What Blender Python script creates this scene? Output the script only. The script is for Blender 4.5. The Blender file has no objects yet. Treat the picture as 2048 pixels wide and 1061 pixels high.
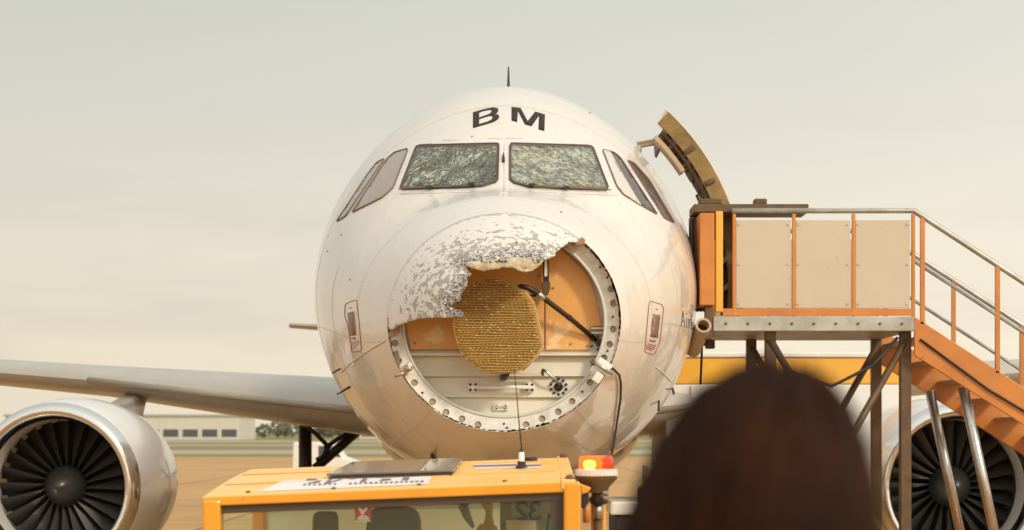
import bpy, bmesh, math, random
from mathutils import Vector, Matrix
from mathutils.geometry import delaunay_2d_cdt
random.seed(7)
R = math.radians
scene = bpy.context.scene
COL = scene.collection

# ------------------------------------------------------------------ camera, sky, sun, exposure
CX, CY, CZ, FPX, HOR = 0.06, -11.5, 2.3, 3281.0, 868.0
cam_d = bpy.data.cameras.new('camera'); cam = bpy.data.objects.new('camera', cam_d); COL.objects.link(cam)
cam.location = (CX, CY, CZ); cam.rotation_euler = (R(90), 0, 0)
cam_d.sensor_width = 36; cam_d.lens = 36*FPX/2048; cam_d.shift_y = (HOR-530.5)/2048
cam_d.clip_start = 0.05; cam_d.clip_end = 20000
cam_d.dof.use_dof = True; cam_d.dof.focus_distance = 12.0; cam_d.dof.aperture_fstop = 3.1
scene.camera = cam

SUN = Vector((0.66, -0.78, 0.66)).normalized()
world = bpy.data.worlds.new('World'); scene.world = world; world.use_nodes = True
def build_world():
    nt = world.node_tree; nt.nodes.clear(); N = nt.nodes.new; L = nt.links.new
    out = N('ShaderNodeOutputWorld')
    sky = N('ShaderNodeTexSky'); sky.sky_type = 'NISHITA'; sky.sun_disc = False
    sky.sun_elevation = math.asin(SUN.z); sky.sun_rotation = math.atan2(SUN.x, SUN.y)
    sky.dust_density = 4; sky.air_density = 1.2
    b1 = N('ShaderNodeBackground'); b1.inputs['Strength'].default_value = 0.11; L(sky.outputs[0], b1.inputs[0])
    tc = N('ShaderNodeTexCoord'); sp = N('ShaderNodeSeparateXYZ'); L(tc.outputs['Generated'], sp.inputs[0])
    rmp = N('ShaderNodeValToRGB'); L(sp.outputs['Z'], rmp.inputs[0])
    e = rmp.color_ramp.elements
    e[0].position = 0.0; e[0].color = (1.02, .90, .70, 1); e[1].position = 1.0; e[1].color = (.66, .68, .65, 1)
    for p, c in ((.05, (1.0, .89, .69, 1)), (.11, (.92, .835, .68, 1)), (.17, (.79, .75, .64, 1)), (.25, (.69, .685, .60, 1)), (.45, (.68, .68, .62, 1))):
        k = e.new(p); k.color = c
    mp = N('ShaderNodeMapping'); mp.inputs['Scale'].default_value = (2.6, 2.6, 13); mp.inputs['Location'].default_value = (1.3, .4, .35); L(tc.outputs['Generated'], mp.inputs[0])
    nz = N('ShaderNodeTexNoise'); nz.inputs['Scale'].default_value = 1.6; nz.inputs['Detail'].default_value = 6; nz.inputs['Roughness'].default_value = .52; L(mp.outputs[0], nz.inputs['Vector'])
    r2 = N('ShaderNodeValToRGB'); r2.color_ramp.elements[0].position = .46; r2.color_ramp.elements[1].position = .66; L(nz.outputs['Fac'], r2.inputs[0])
    # low grey-blue stratus near the horizon
    rz = N('ShaderNodeValToRGB'); L(sp.outputs['Z'], rz.inputs[0])
    z = rz.color_ramp.elements; z[0].position = .01; z[0].color = (0, 0, 0, 1); z[1].position = .24; z[1].color = (.28, .28, .28, 1)
    k = z.new(.05); k.color = (.9, .9, .9, 1); k = z.new(.11); k.color = (.75, .75, .75, 1)
    ml = N('ShaderNodeMath'); ml.operation = 'MULTIPLY'; L(r2.outputs[0], ml.inputs[0]); L(rz.outputs[0], ml.inputs[1])
    mx = N('ShaderNodeMixRGB'); mx.inputs[2].default_value = (.60, .565, .53, 1); m5 = N('ShaderNodeMath'); m5.operation = 'MULTIPLY'; m5.inputs[1].default_value = .34; L(ml.outputs[0], m5.inputs[0]); L(m5.outputs[0], mx.inputs[0]); L(rmp.outputs[0], mx.inputs[1])
    # broad brightening towards the veiled sun
    dt = N('ShaderNodeVectorMath'); dt.operation = 'DOT_PRODUCT'; L(tc.outputs['Generated'], dt.inputs[0]); dt.inputs[1].default_value = SUN
    mr = N('ShaderNodeMapRange'); mr.inputs['From Min'].default_value = -.95; mr.inputs['From Max'].default_value = 1; mr.inputs['To Min'].default_value = .83; mr.inputs['To Max'].default_value = 1.95
    L(dt.outputs['Value'], mr.inputs['Value'])
    b2 = N('ShaderNodeBackground'); L(mx.outputs[0], b2.inputs[0]); L(mr.outputs[0], b2.inputs[1])
    ms = N('ShaderNodeMixShader'); ms.inputs[0].default_value = .9; L(b1.outputs[0], ms.inputs[1]); L(b2.outputs[0], ms.inputs[2])
    L(ms.outputs[0], out.inputs[0])
build_world()
sun_d = bpy.data.lights.new('sun', 'SUN'); sun_d.energy = 2.0; sun_d.angle = R(9); sun_d.color = (1, .90, .72)
sun = bpy.data.objects.new('sun', sun_d); COL.objects.link(sun); sun.rotation_euler = SUN.to_track_quat('Z', 'Y').to_euler(); sun.location = (20, -20, 30)
vs = scene.view_settings; vs.view_transform = 'Standard'; vs.look = 'None'; vs.exposure = -0.06; vs.gamma = 1; vs.use_curve_mapping = False

# ------------------------------------------------------------------ helpers
def P(px, py, d):
    """a point d metres in front of the camera, used only to read positions off the photograph"""
    return Vector((CX+(px-1024)/FPX*d, CY+d, CZ+(HOR-py)/FPX*d))

def tag(o, label=None, cat=None, group=None, kind=None):
    if label: o['label'] = label
    if cat: o['category'] = cat
    if group: o['group'] = group
    if kind: o['kind'] = kind
    return o

def empty(name, loc, label, cat, group=None):
    o = bpy.data.objects.new(name, None); COL.objects.link(o); o.location = loc; o.empty_display_size = .2
    return tag(o, label, cat, group)

def origin(o):
    m = Matrix.Translation(o.location)
    return m

def link(name, me, parent=None):
    o = bpy.data.objects.new(name, me); COL.objects.link(o)
    if parent is not None:
        o.parent = parent
        p, m = parent, Matrix()
        # every object here is built in world coordinates: undo the empties' offsets
        while p is not None:
            if p.type == 'EMPTY': m = Matrix.Translation(-p.location) @ m
            p = p.parent
        o.matrix_parent_inverse = m if parent.type == 'EMPTY' else Matrix()
    return o

def build(name, v, f, mat, parent=None, smooth=False, mats=None, fm=None):
    me = bpy.data.meshes.new(name); me.from_pydata([tuple(q) for q in v], [], f)
    for m in (mats or [mat]): me.materials.append(m)
    if fm: me.polygons.foreach_set('material_index', fm)
    if smooth: me.polygons.foreach_set('use_smooth', [True]*len(me.polygons))
    me.update()
    return link(name, me, parent)

class MB:
    def __init__(s): s.v = []; s.f = []
    def add(s, v, f):
        n = len(s.v); s.v += [Vector(q) for q in v]; s.f += [tuple(i+n for i in q) for q in f]; return s
    def box(s, a, b, rot=None, bev=0.0):
        x0, y0, z0 = a; x1, y1, z1 = b
        if bev <= 0:
            v = [(x0,y0,z0),(x1,y0,z0),(x1,y1,z0),(x0,y1,z0),(x0,y0,z1),(x1,y0,z1),(x1,y1,z1),(x0,y1,z1)]
            f = [(0,3,2,1),(4,5,6,7),(0,1,5,4),(1,2,6,5),(2,3,7,6),(3,0,4,7)]
        else:
            bm = bmesh.new(); bmesh.ops.create_cube(bm, size=1)
            for q in bm.verts: q.co = Vector(((x0+x1)/2+q.co.x*(x1-x0), (y0+y1)/2+q.co.y*(y1-y0), (z0+z1)/2+q.co.z*(z1-z0)))
            bmesh.ops.bevel(bm, geom=bm.edges[:], offset=bev, segments=2, affect='EDGES', profile=.6)
            bm.verts.index_update(); v = [q.co.copy() for q in bm.verts]; f = [tuple(w.index for w in q.verts) for q in bm.faces]; bm.free()
        if rot is not None: v = [rot @ Vector(q) for q in v]
        return s.add(v, f)
    def tube(s, pts, r, n=8, cap=True):
        pts = [Vector(p) for p in pts]; rs = r if isinstance(r, (list, tuple)) else [r]*len(pts)
        v = []; f = []; up = None
        for i, p in enumerate(pts):
            t = (pts[min(i+1, len(pts)-1)]-pts[max(i-1, 0)])
            t = t.normalized() if t.length > 1e-9 else Vector((0,0,1))
            if up is None: up = t.orthogonal().normalized()
            up = (up - t*up.dot(t)); up = up.normalized() if up.length > 1e-6 else t.orthogonal().normalized()
            w = t.cross(up)
            for k in range(n):
                a = 2*math.pi*k/n; v.append(p+(up*math.cos(a)+w*math.sin(a))*rs[i])
        for i in range(len(pts)-1):
            for k in range(n):
                k2 = (k+1) % n; f.append((i*n+k, i*n+k2, (i+1)*n+k2, (i+1)*n+k))
        if cap: f.append(tuple(range(n))[::-1]); f.append(tuple(range((len(pts)-1)*n, len(pts)*n)))
        return s.add(v, f)
    def lathe(s, prof, c, axis, n=24, capped=True):
        """prof: (radius, height) along axis from c"""
        ax = Vector(axis).normalized(); u = ax.orthogonal().normalized(); w = ax.cross(u); c = Vector(c); v = []; f = []
        for r, h in prof:
            for k in range(n):
                a = 2*math.pi*k/n; v.append(c+ax*h+(u*math.cos(a)+w*math.sin(a))*max(r, 1e-4))
        for i in range(len(prof)-1):
            for k in range(n):
                k2 = (k+1) % n; f.append((i*n+k, i*n+k2, (i+1)*n+k2, (i+1)*n+k))
        if capped: f.append(tuple(range(n))[::-1]); f.append(tuple(range((len(prof)-1)*n, len(prof)*n)))
        return s.add(v, f)
    def prism(s, poly, vec):
        poly = [Vector(p) for p in poly]; n = len(poly); vec = Vector(vec)
        return s.add(poly+[p+vec for p in poly], [tuple(range(n)), tuple(range(n, 2*n))[::-1]]+[(i, i+n, (i+1) % n+n, (i+1) % n) for i in range(n)])
    def loft(s, rings, closed=True, cap=True):
        n = len(rings[0]); v = [p for r in rings for p in r]; f = []
        for i in range(len(rings)-1):
            for k in range(n if closed else n-1):
                k2 = (k+1) % n; f.append((i*n+k, i*n+k2, (i+1)*n+k2, (i+1)*n+k))
        if cap: f.append(tuple(range(n))[::-1]); f.append(tuple(range((len(rings)-1)*n, len(rings)*n)))
        return s.add(v, f)
    def build(s, name, mat, parent=None, smooth=False, bevel=0, auto=False):
        o = build(name, s.v, s.f, mat, parent, smooth)
        bm = bmesh.new(); bm.from_mesh(o.data); bmesh.ops.recalc_face_normals(bm, faces=bm.faces); bm.to_mesh(o.data); bm.free()
        if bevel:
            m = o.modifiers.new('bevel', 'BEVEL'); m.width = bevel; m.segments = 2; m.limit_method = 'ANGLE'; m.angle_limit = R(40)
        if auto:
            o.data.polygons.foreach_set('use_smooth', [True]*len(o.data.polygons))
            o.data.set_sharp_from_angle(angle=R(35))
        return o

def inpoly(p, poly):
    x, y = p; c = False; j = len(poly)-1
    for i in range(len(poly)):
        xi, yi = poly[i]; xj, yj = poly[j]
        if (yi > y) != (yj > y) and x < (xj-xi)*(y-yi)/(yj-yi)+xi: c = not c
        j = i
    return c

def densify(poly, step, jit=0.0):
    o = []
    for i in range(len(poly)):
        a = Vector(poly[i]); b = Vector(poly[(i+1) % len(poly)]); n = max(1, int((b-a).length/step))
        for k in range(n):
            q = a.lerp(b, k/n)
            if jit and k: q += Vector((random.uniform(-jit, jit), random.uniform(-jit, jit)))
            o.append((q.x, q.y))
    return o

def segdist(p, poly, closed=True):
    best = 1e9; p = Vector(p)
    for i in range(len(poly) if closed else len(poly)-1):
        a = Vector(poly[i]); b = Vector(poly[(i+1) % len(poly)]); ab = b-a
        t = max(0, min(1, (p-a).dot(ab)/max(ab.length_squared, 1e-12))); best = min(best, (p-a-ab*t).length)
    return best

def tri2d(outer, holes=(), grid=6.0, clear=.45):
    pts = []; edges = []
    for poly in [outer]+list(holes):
        n = len(pts); pts += [Vector(q) for q in poly]; edges += [(n+i, n+(i+1) % len(poly)) for i in range(len(poly))]
    xs = [q[0] for q in outer]; ys = [q[1] for q in outer]
    if grid:
        y = min(ys)+grid*.5; row = 0
        while y < max(ys):
            x = min(xs)+(grid*.5 if row % 2 else grid)
            while x < max(xs):
                q = (x+random.uniform(-.12, .12)*grid, y+random.uniform(-.12, .12)*grid)
                if inpoly(q, outer) and not any(inpoly(q, h) for h in holes) and all(segdist(q, h) > clear*grid for h in [outer]+list(holes)): pts.append(Vector(q))
                x += grid
            y += grid*.87; row += 1
    v, e, f, *_ = delaunay_2d_cdt(pts, edges, [], 0, 1e-5)
    F = []
    for t in f:
        c = sum((v[i] for i in t), Vector((0, 0)))/len(t)
        if inpoly(c, outer) and not any(inpoly(c, h) for h in holes): F.append(tuple(t))
    return v, F

def inset(poly, d):
    """shrink a polygon by d (either winding)"""
    n = len(poly); A = sum(poly[i][0]*poly[(i+1) % n][1]-poly[(i+1) % n][0]*poly[i][1] for i in range(n)); s = 1 if A > 0 else -1; o = []
    for i in range(n):
        p0 = Vector(poly[i-1]); p1 = Vector(poly[i]); p2 = Vector(poly[(i+1) % n])
        e1 = (p1-p0).normalized(); e2 = (p2-p1).normalized(); n1 = Vector((-e1.y, e1.x))*s; n2 = Vector((-e2.y, e2.x))*s
        m = n1+n2; m = m/max(m.length_squared, .3)*2
        o.append(tuple(p1+m*d))
    return o

def roundpoly(poly, r, k=4):
    o = []; n = len(poly)
    for i in range(n):
        p0 = Vector(poly[i-1]); p1 = Vector(poly[i]); p2 = Vector(poly[(i+1) % n])
        a = p1+(p0-p1).normalized()*min(r, (p0-p1).length*.45); b = p1+(p2-p1).normalized()*min(r, (p2-p1).length*.45)
        for j in range(k+1):
            t = j/k; o.append(tuple(a*(1-t)**2+p1*2*t*(1-t)+b*t*t))
    return o

# ------------------------------------------------------------------ materials
def mat(name, col, rough=.5, metal=0, coat=0, coat_r=.05, noise=None, bump=None, spec=.5, spots=None, emit=None):
    """noise=(scale, colour2, amount)  bump=(scale, strength)  spots=(scale, threshold, colour)"""
    m = bpy.data.materials.new(name); m.use_nodes = True; nt = m.node_tree; N = nt.nodes.new; L = nt.links.new
    b = nt.nodes['Principled BSDF']; b.inputs['Base Color'].default_value = (*col, 1); b.inputs['Roughness'].default_value = rough
    b.inputs['Metallic'].default_value = metal; b.inputs['Coat Weight'].default_value = coat; b.inputs['Coat Roughness'].default_value = coat_r
    b.inputs['Specular IOR Level'].default_value = spec
    tc = N('ShaderNodeTexCoord'); last = None
    if noise:
        n = N('ShaderNodeTexNoise'); n.inputs['Scale'].default_value = noise[0]; n.inputs['Detail'].default_value = 7; n.inputs['Roughness'].default_value = .6; L(tc.outputs['Object'], n.inputs['Vector'])
        r = N('ShaderNodeMapRange'); r.inputs['From Min'].default_value = .35; r.inputs['From Max'].default_value = .7; r.inputs['To Max'].default_value = noise[2]; L(n.outputs['Fac'], r.inputs['Value'])
        x = N('ShaderNodeMixRGB'); x.inputs[1].default_value = (*col, 1); x.inputs[2].default_value = (*noise[1], 1); L(r.outputs[0], x.inputs[0]); last = x.outputs[0]
        rr = N('ShaderNodeMapRange'); rr.inputs['To Min'].default_value = rough*.8; rr.inputs['To Max'].default_value = min(1, rough*1.3); L(n.outputs['Fac'], rr.inputs['Value']); L(rr.outputs[0], b.inputs['Roughness'])
    if spots:
        n = N('ShaderNodeTexNoise'); n.inputs['Scale'].default_value = spots[0]; n.inputs['Detail'].default_value = 4; L(tc.outputs['Object'], n.inputs['Vector'])
        r = N('ShaderNodeMapRange'); r.inputs['From Min'].default_value = spots[1]; r.inputs['From Max'].default_value = spots[1]+.06; L(n.outputs['Fac'], r.inputs['Value'])
        x = N('ShaderNodeMixRGB'); x.inputs[2].default_value = (*spots[2], 1); L(r.outputs[0], x.inputs[0])
        if last: L(last, x.inputs[1])
        else: x.inputs[1].default_value = (*col, 1)
        last = x.outputs[0]
    if last: L(last, b.inputs['Base Color'])
    if bump:
        n = N('ShaderNodeTexNoise'); n.inputs['Scale'].default_value = bump[0]; n.inputs['Detail'].default_value = 5; L(tc.outputs['Object'], n.inputs['Vector'])
        u = N('ShaderNodeBump'); u.inputs['Strength'].default_value = bump[1]; u.inputs['Distance'].default_value = .01; L(n.outputs['Fac'], u.inputs['Height']); L(u.outputs[0], b.inputs['Normal'])
    if emit: b.inputs['Emission Color'].default_value = (*emit[0], 1); b.inputs['Emission Strength'].default_value = emit[1]
    return m

def paint_mat():
    m = mat('white aircraft paint', (.72, .652, .58), .34, 0, .7, .06, noise=(1.1, (.67, .605, .53), .45))
    nt = m.node_tree; N = nt.nodes.new; L = nt.links.new; b = nt.nodes['Principled BSDF']; tc = N('ShaderNodeTexCoord')
    # soft skin ripple and fine orange peel
    n = N('ShaderNodeTexNoise'); n.inputs['Scale'].default_value = 1.7; n.inputs['Detail'].default_value = 3; L(tc.outputs['Object'], n.inputs['Vector'])
    u = N('ShaderNodeBump'); u.inputs['Strength'].default_value = .16; u.inputs['Distance'].default_value = .10; L(n.outputs['Fac'], u.inputs['Height'])
    L(u.outputs[0], b.inputs['Normal']); L(u.outputs[0], b.inputs['Coat Normal'])
    mp = N('ShaderNodeMapping'); mp.inputs['Scale'].default_value = (9, 3, .9); L(tc.outputs['Object'], mp.inputs[0])
    g = N('ShaderNodeTexNoise'); g.inputs['Scale'].default_value = 1.6; g.inputs['Detail'].default_value = 6; g.inputs['Roughness'].default_value = .65; L(mp.outputs[0], g.inputs['Vector'])
    r = N('ShaderNodeMapRange'); r.inputs['From Min'].default_value = .52; r.inputs['From Max'].default_value = .78; r.inputs['To Max'].default_value = .55; L(g.outputs['Fac'], r.inputs['Value'])
    x = N('ShaderNodeMixRGB'); x.blend_type = 'MULTIPLY'; x.inputs[2].default_value = (.80, .75, .68, 1); src = b.inputs['Base Color'].links[0].from_socket; L(r.outputs[0], x.inputs[0]); L(src, x.inputs[1]); L(x.outputs[0], b.inputs['Base Color'])
    return m
M = {}
M['paint'] = paint_mat()
def radome_mat():
    m = bpy.data.materials.new('hail chipped radome paint'); m.use_nodes = True; nt = m.node_tree; N = nt.nodes.new; L = nt.links.new; b = nt.nodes['Principled BSDF']
    tc = N('ShaderNodeTexCoord'); at = N('ShaderNodeAttribute'); at.attribute_name = 'hail'
    def th(node, lo, w=.03):
        r = N('ShaderNodeMapRange'); r.inputs['From Min'].default_value = lo; r.inputs['From Max'].default_value = lo+w; L(node, r.inputs['Value']); return r.outputs[0]
    mp = N('ShaderNodeMapping'); mp.inputs['Rotation'].default_value = (0, R(35), 0); mp.inputs['Scale'].default_value = (.86, 1, 1.2); L(tc.outputs['Object'], mp.inputs[0])
    def noise(s, d, v=None):
        n = N('ShaderNodeTexNoise'); n.inputs['Scale'].default_value = s; n.inputs['Detail'].default_value = d; n.inputs['Roughness'].default_value = .55; L(v or mp.outputs[0], n.inputs['Vector']); return n.outputs['Fac']
    def math_(op, a, bb):
        x = N('ShaderNodeMath'); x.operation = op
        for i, q in enumerate((a, bb)):
            if isinstance(q, (int, float)): x.inputs[i].default_value = q
            else: L(q, x.inputs[i])
        return x.outputs[0]
    sep = N('ShaderNodeSeparateColor'); L(at.outputs['Color'], sep.inputs[0]); edge = sep.outputs[0]; zone = sep.outputs[1]
    n1 = noise(17, 2); n2 = noise(33, 2); n3 = noise(58, 2)
    a1 = th(math_('ADD', n1, math_('MULTIPLY', zone, .15)), .682, .012)      # large grey chips
    a1b = th(math_('ADD', n2, math_('MULTIPLY', zone, .12)), .715, .012)
    a1 = math_('MAXIMUM', a1, a1b)
    a2 = th(math_('ADD', n3, math_('MULTIPLY', edge, .23)), .72, .02)        # dark laminate exposed near the break
    nb = noise(30, 4); a3 = th(math_('ADD', nb, math_('MULTIPLY', edge, .30)), .76, .03)
    c1 = N('ShaderNodeMixRGB'); c1.inputs[1].default_value = (.71, .65, .585, 1); c1.inputs[2].default_value = (.37, .34, .31, 1); L(a1, c1.inputs[0])
    c3 = N('ShaderNodeMixRGB'); c3.inputs[2].default_value = (.44, .425, .41, 1); L(a3, c3.inputs[0]); L(c1.outputs[0], c3.inputs[1])
    c2 = N('ShaderNodeMixRGB'); c2.inputs[2].default_value = (.10, .088, .08, 1); L(a2, c2.inputs[0]); L(c3.outputs[0], c2.inputs[1])
    L(c2.outputs[0], b.inputs['Base Color'])
    s = math_('ADD', a1, math_('ADD', a2, a3)); hgt = math_('MULTIPLY', s, -1)
    u = N('ShaderNodeBump'); u.inputs['Strength'].default_value = .8; u.inputs['Distance'].default_value = .004; L(hgt, u.inputs['Height']); L(u.outputs[0], b.inputs['Normal'])
    r = N('ShaderNodeMapRange'); r.inputs['To Min'].default_value = .3; r.inputs['To Max'].default_value = .8; L(s, r.inputs['Value']); L(r.outputs[0], b.inputs['Roughness'])
    b.inputs['Coat Weight'].default_value = .45; b.inputs['Coat Roughness'].default_value = .08
    return m
M['radome'] = radome_mat()
def cracked_glass(name, c1, c2, dark, sc, radial=None, thr=.5):
    """laminated windscreen turned white-green by hail: pulverised flakes over dark glass"""
    m = bpy.data.materials.new(name); m.use_nodes = True; nt = m.node_tree; N = nt.nodes.new; L = nt.links.new; b = nt.nodes['Principled BSDF']
    tc = N('ShaderNodeTexCoord'); vec = tc.outputs['Object']
    if radial:
        sub = N('ShaderNodeVectorMath'); sub.operation = 'SUBTRACT'; L(vec, sub.inputs[0]); sub.inputs[1].default_value = radial
        sp = N('ShaderNodeSeparateXYZ'); L(sub.outputs[0], sp.inputs[0])
        an = N('ShaderNodeMath'); an.operation = 'ARCTAN2'; L(sp.outputs['Z'], an.inputs[0]); L(sp.outputs['X'], an.inputs[1])
        ln = N('ShaderNodeVectorMath'); ln.operation = 'LENGTH'; L(sub.outputs[0], ln.inputs[0])
        m1 = N('ShaderNodeMath'); m1.operation = 'MULTIPLY'; L(ln.outputs['Value'], m1.inputs[0]); m1.inputs[1].default_value = 17
        m2 = N('ShaderNodeMath'); m2.operation = 'MULTIPLY'; L(an.outputs[0], m2.inputs[0]); m2.inputs[1].default_value = 5.5
        cb = N('ShaderNodeCombineXYZ'); L(m1.outputs[0], cb.inputs[0]); L(m2.outputs[0], cb.inputs[1]); vec2 = cb.outputs[0]; s2 = 2.5
    else: vec2 = vec; s2 = sc
    wn = N('ShaderNodeTexNoise'); wn.inputs['Scale'].default_value = s2*.9; wn.inputs['Detail'].default_value = 3; L(vec2, wn.inputs['Vector'])
    wv = N('ShaderNodeVectorMath'); wv.operation = 'SCALE'; wv.inputs['Scale'].default_value = 1.1/s2; L(wn.outputs['Color'], wv.inputs[0])
    wa = N('ShaderNodeVectorMath'); wa.operation = 'ADD'; L(vec2, wa.inputs[0]); L(wv.outputs[0], wa.inputs[1])
    vo = N('ShaderNodeTexVoronoi'); vo.inputs['Scale'].default_value = s2; L(wa.outputs[0], vo.inputs['Vector'])
    ve = N('ShaderNodeTexVoronoi'); ve.feature = 'DISTANCE_TO_EDGE'; ve.inputs['Scale'].default_value = s2; L(wa.outputs[0], ve.inputs['Vector'])
    sc_ = N('ShaderNodeSeparateColor'); L(vo.outputs['Color'], sc_.inputs[0])
    big = N('ShaderNodeTexNoise'); big.inputs['Scale'].default_value = 3.2; big.inputs['Detail'].default_value = 2; L(vec, big.inputs['Vector'])
    ad = N('ShaderNodeMath'); ad.operation = 'MULTIPLY_ADD'; L(big.outputs['Fac'], ad.inputs[0]); ad.inputs[1].default_value = 1.5; L(sc_.outputs[0], ad.inputs[2])
    r = N('ShaderNodeMapRange'); r.inputs['From Min'].default_value = thr; r.inputs['From Max'].default_value = thr+1.1; L(ad.outputs[0], r.inputs['Value'])
    cr = N('ShaderNodeValToRGB'); e = cr.color_ramp.elements; e[0].color = (*dark, 1); e[1].color = (*c2, 1); k = e.new(.45); k.color = (*c1, 1); k = e.new(.72); k.color = (*[q*1.25 for q in c1], 1); L(r.outputs[0], cr.inputs[0])
    el = N('ShaderNodeMapRange'); el.inputs['From Min'].default_value = .0; el.inputs['From Max'].default_value = .10; el.inputs['To Min'].default_value = .75; el.inputs['To Max'].default_value = 0; L(ve.outputs['Distance'], el.inputs['Value'])
    em = N('ShaderNodeMath'); em.operation = 'MULTIPLY'; L(el.outputs[0], em.inputs[0]); L(sc_.outputs[1], em.inputs[1])
    ex = N('ShaderNodeMixRGB'); ex.inputs[2].default_value = (*c2, 1); L(em.outputs[0], ex.inputs[0]); L(cr.outputs[0], ex.inputs[1])
    hue = N('ShaderNodeTexNoise'); hue.inputs['Scale'].default_value = 5; hue.inputs['Detail'].default_value = 3; L(vec, hue.inputs['Vector'])
    hr = N('ShaderNodeMapRange'); hr.inputs['From Min'].default_value = .42; hr.inputs['From Max'].default_value = .68; hr.inputs['To Max'].default_value = .65; L(hue.outputs['Fac'], hr.inputs['Value'])
    hx = N('ShaderNodeMixRGB'); hx.blend_type = 'MULTIPLY'; hx.inputs[2].default_value = (.95, .72, .55, 1); L(hr.outputs[0], hx.inputs[0]); L(ex.outputs[0], hx.inputs[1])
    L(hx.outputs[0], b.inputs['Base Color'])
    u = N('ShaderNodeBump'); u.inputs['Strength'].default_value = .7; u.inputs['Distance'].default_value = .008; L(sc_.outputs[2], u.inputs['Height']); L(u.outputs[0], b.inputs['Normal'])
    b.inputs['Roughness'].default_value = .5; b.inputs['Specular IOR Level'].default_value = .25
    return m
M['frame'] = mat('dark window seal', (.05, .032, .024), .5)
M['sframe'] = mat('brownish side window seal', (.16, .10, .075), .6)
M['bead'] = mat('pinkish bead of sealant', (.17, .11, .085), .6, noise=(60, (.08, .05, .04), .7))
M['ltan'] = mat('side window with drawn tan shade', (.31, .22, .155), .25, 0, .6, .03, noise=(3, (.25, .175, .125), .6))
M['lgrey'] = mat('side window greyish shade', (.31, .265, .22), .25, 0, .6, .03, noise=(3, (.25, .21, .17), .6))
M['rcream'] = mat('side window pale shade', (.60, .54, .46), .3, 0, 1, .03)
M['rdark'] = mat('side window dark brown glass', (.035, .022, .014), .15, 0, .1, .02, noise=(5, (.10, .065, .03), .7), spec=.3)
M['letter'] = mat('dark brown registration paint', (.028, .015, .011), .6, spec=.2)
M['thin'] = mat('panel seam', (.40, .36, .33), .6)
M['redline'] = mat('red marking paint', (.45, .06, .07), .45)
M['redtext'] = mat('faded red print', (.50, .22, .20), .5)
M['greytext'] = mat('grey print', (.28, .24, .22), .5)
M['portplate'] = mat('bare brown metal plate', (.26, .17, .125), .4, .3, noise=(40, (.17, .10, .07), .6))
M['ring'] = mat('grey primed ring', (.74, .71, .66), .45, 0, .1, noise=(14, (.46, .42, .35), .7), bump=(90, .2))
M['ringlip'] = mat('pale ring lip', (.62, .60, .55), .4)
M['hole'] = mat('brown inside of ring', (.36, .265, .18), .7)
M['orange'] = mat('orange primed bulkhead panel', (.90, .50, .155), .42, 0, .15, .2, noise=(3.0, (.80, .36, .085), .8), spots=(7, .60, (.88, .64, .34)))
def orange_mat():
    m = mat('orange primed bulkhead panel', (.84, .45, .13), .42, 0, .15, .2, noise=(3.0, (.76, .33, .07), .8)); nt = m.node_tree; N = nt.nodes.new; L = nt.links.new; b = nt.nodes['Principled BSDF']; src = b.inputs['Base Color'].links[0].from_socket
    tc = N('ShaderNodeTexCoord'); n = N('ShaderNodeTexNoise'); n.inputs['Scale'].default_value = 17; n.inputs['Detail'].default_value = 5; L(tc.outputs['Object'], n.inputs['Vector']); last = None
    for px, py, r in ((1118, 662, .17), (1108, 690, .12), (872, 672, .15), (1112, 556, .07)):
        p = P(px, py, 12.5); d = N('ShaderNodeVectorMath'); d.operation = 'DISTANCE'; L(tc.outputs['Object'], d.inputs[0]); d.inputs[1].default_value = p
        q = N('ShaderNodeMapRange'); q.inputs['From Max'].default_value = r; q.inputs['To Min'].default_value = .25; q.inputs['To Max'].default_value = -.25; L(d.outputs['Value'], q.inputs['Value'])
        if last is None: last = q.outputs[0]
        else:
            x = N('ShaderNodeMath'); x.operation = 'MAXIMUM'; L(last, x.inputs[0]); L(q.outputs[0], x.inputs[1]); last = x.outputs[0]
    a = N('ShaderNodeMath'); a.operation = 'ADD'; L(last, a.inputs[0]); L(n.outputs['Fac'], a.inputs[1])
    g = N('ShaderNodeMapRange'); g.inputs['From Min'].default_value = .50; g.inputs['From Max'].default_value = .64; g.inputs['To Max'].default_value = .9; L(a.outputs[0], g.inputs['Value'])
    x = N('ShaderNodeMixRGB'); x.inputs[2].default_value = (.92, .66, .36, 1); L(g.outputs[0], x.inputs[0]); L(src, x.inputs[1]); L(x.outputs[0], b.inputs['Base Color']); return m
M['orange'] = orange_mat()
M['plank'] = mat('greenish beige bulkhead', (.76, .71, .59), .45, 0, .1, noise=(4, (.66, .59, .45), .7))
M['darkmetal'] = mat('dark brown metal', (.04, .024, .016), .4, .3)
M['black'] = mat('black rubber', (.02, .017, .016), .55)
M['steel'] = mat('worn steel', (.55, .53, .5), .3, .9, noise=(30, (.35, .3, .26), .6))
M['white'] = mat('white fitting', (.80, .77, .70), .35)
M['gold'] = mat('gold antenna plate', (.46, .26, .055), .4, .15, noise=(12, (.30, .155, .03), .8))
M['gold2'] = mat('pale gold ridge', (.54, .31, .07), .42, .15, noise=(38, (.36, .19, .04), .9))
M['slot'] = mat('dark slot', (.19, .105, .025), .6)
M['glint'] = mat('painted glint on slot', (.75, .58, .30), .35, .4)  # pale colour paints glints along the antenna slots
M['lining'] = mat('torn cream fibre lining', (.62, .54, .40), .8, noise=(18, (.36, .25, .12), .9), bump=(60, .7))
M['rim'] = mat('broken honeycomb edge', (.20, .125, .07), .85, noise=(80, (.5, .42, .32), .8), bump=(140, .9))
M['redbrown'] = mat('torn reddish laminate', (.33, .15, .10), .7, noise=(40, (.5, .38, .3), .8), bump=(70, .6))
M['cord'] = mat('white cord', (.75, .68, .56), .7)
M['wing'] = mat('grey wing paint', (.41, .37, .32), .35, 0, .4, .1, noise=(2, (.32, .30, .27), .6))
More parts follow.
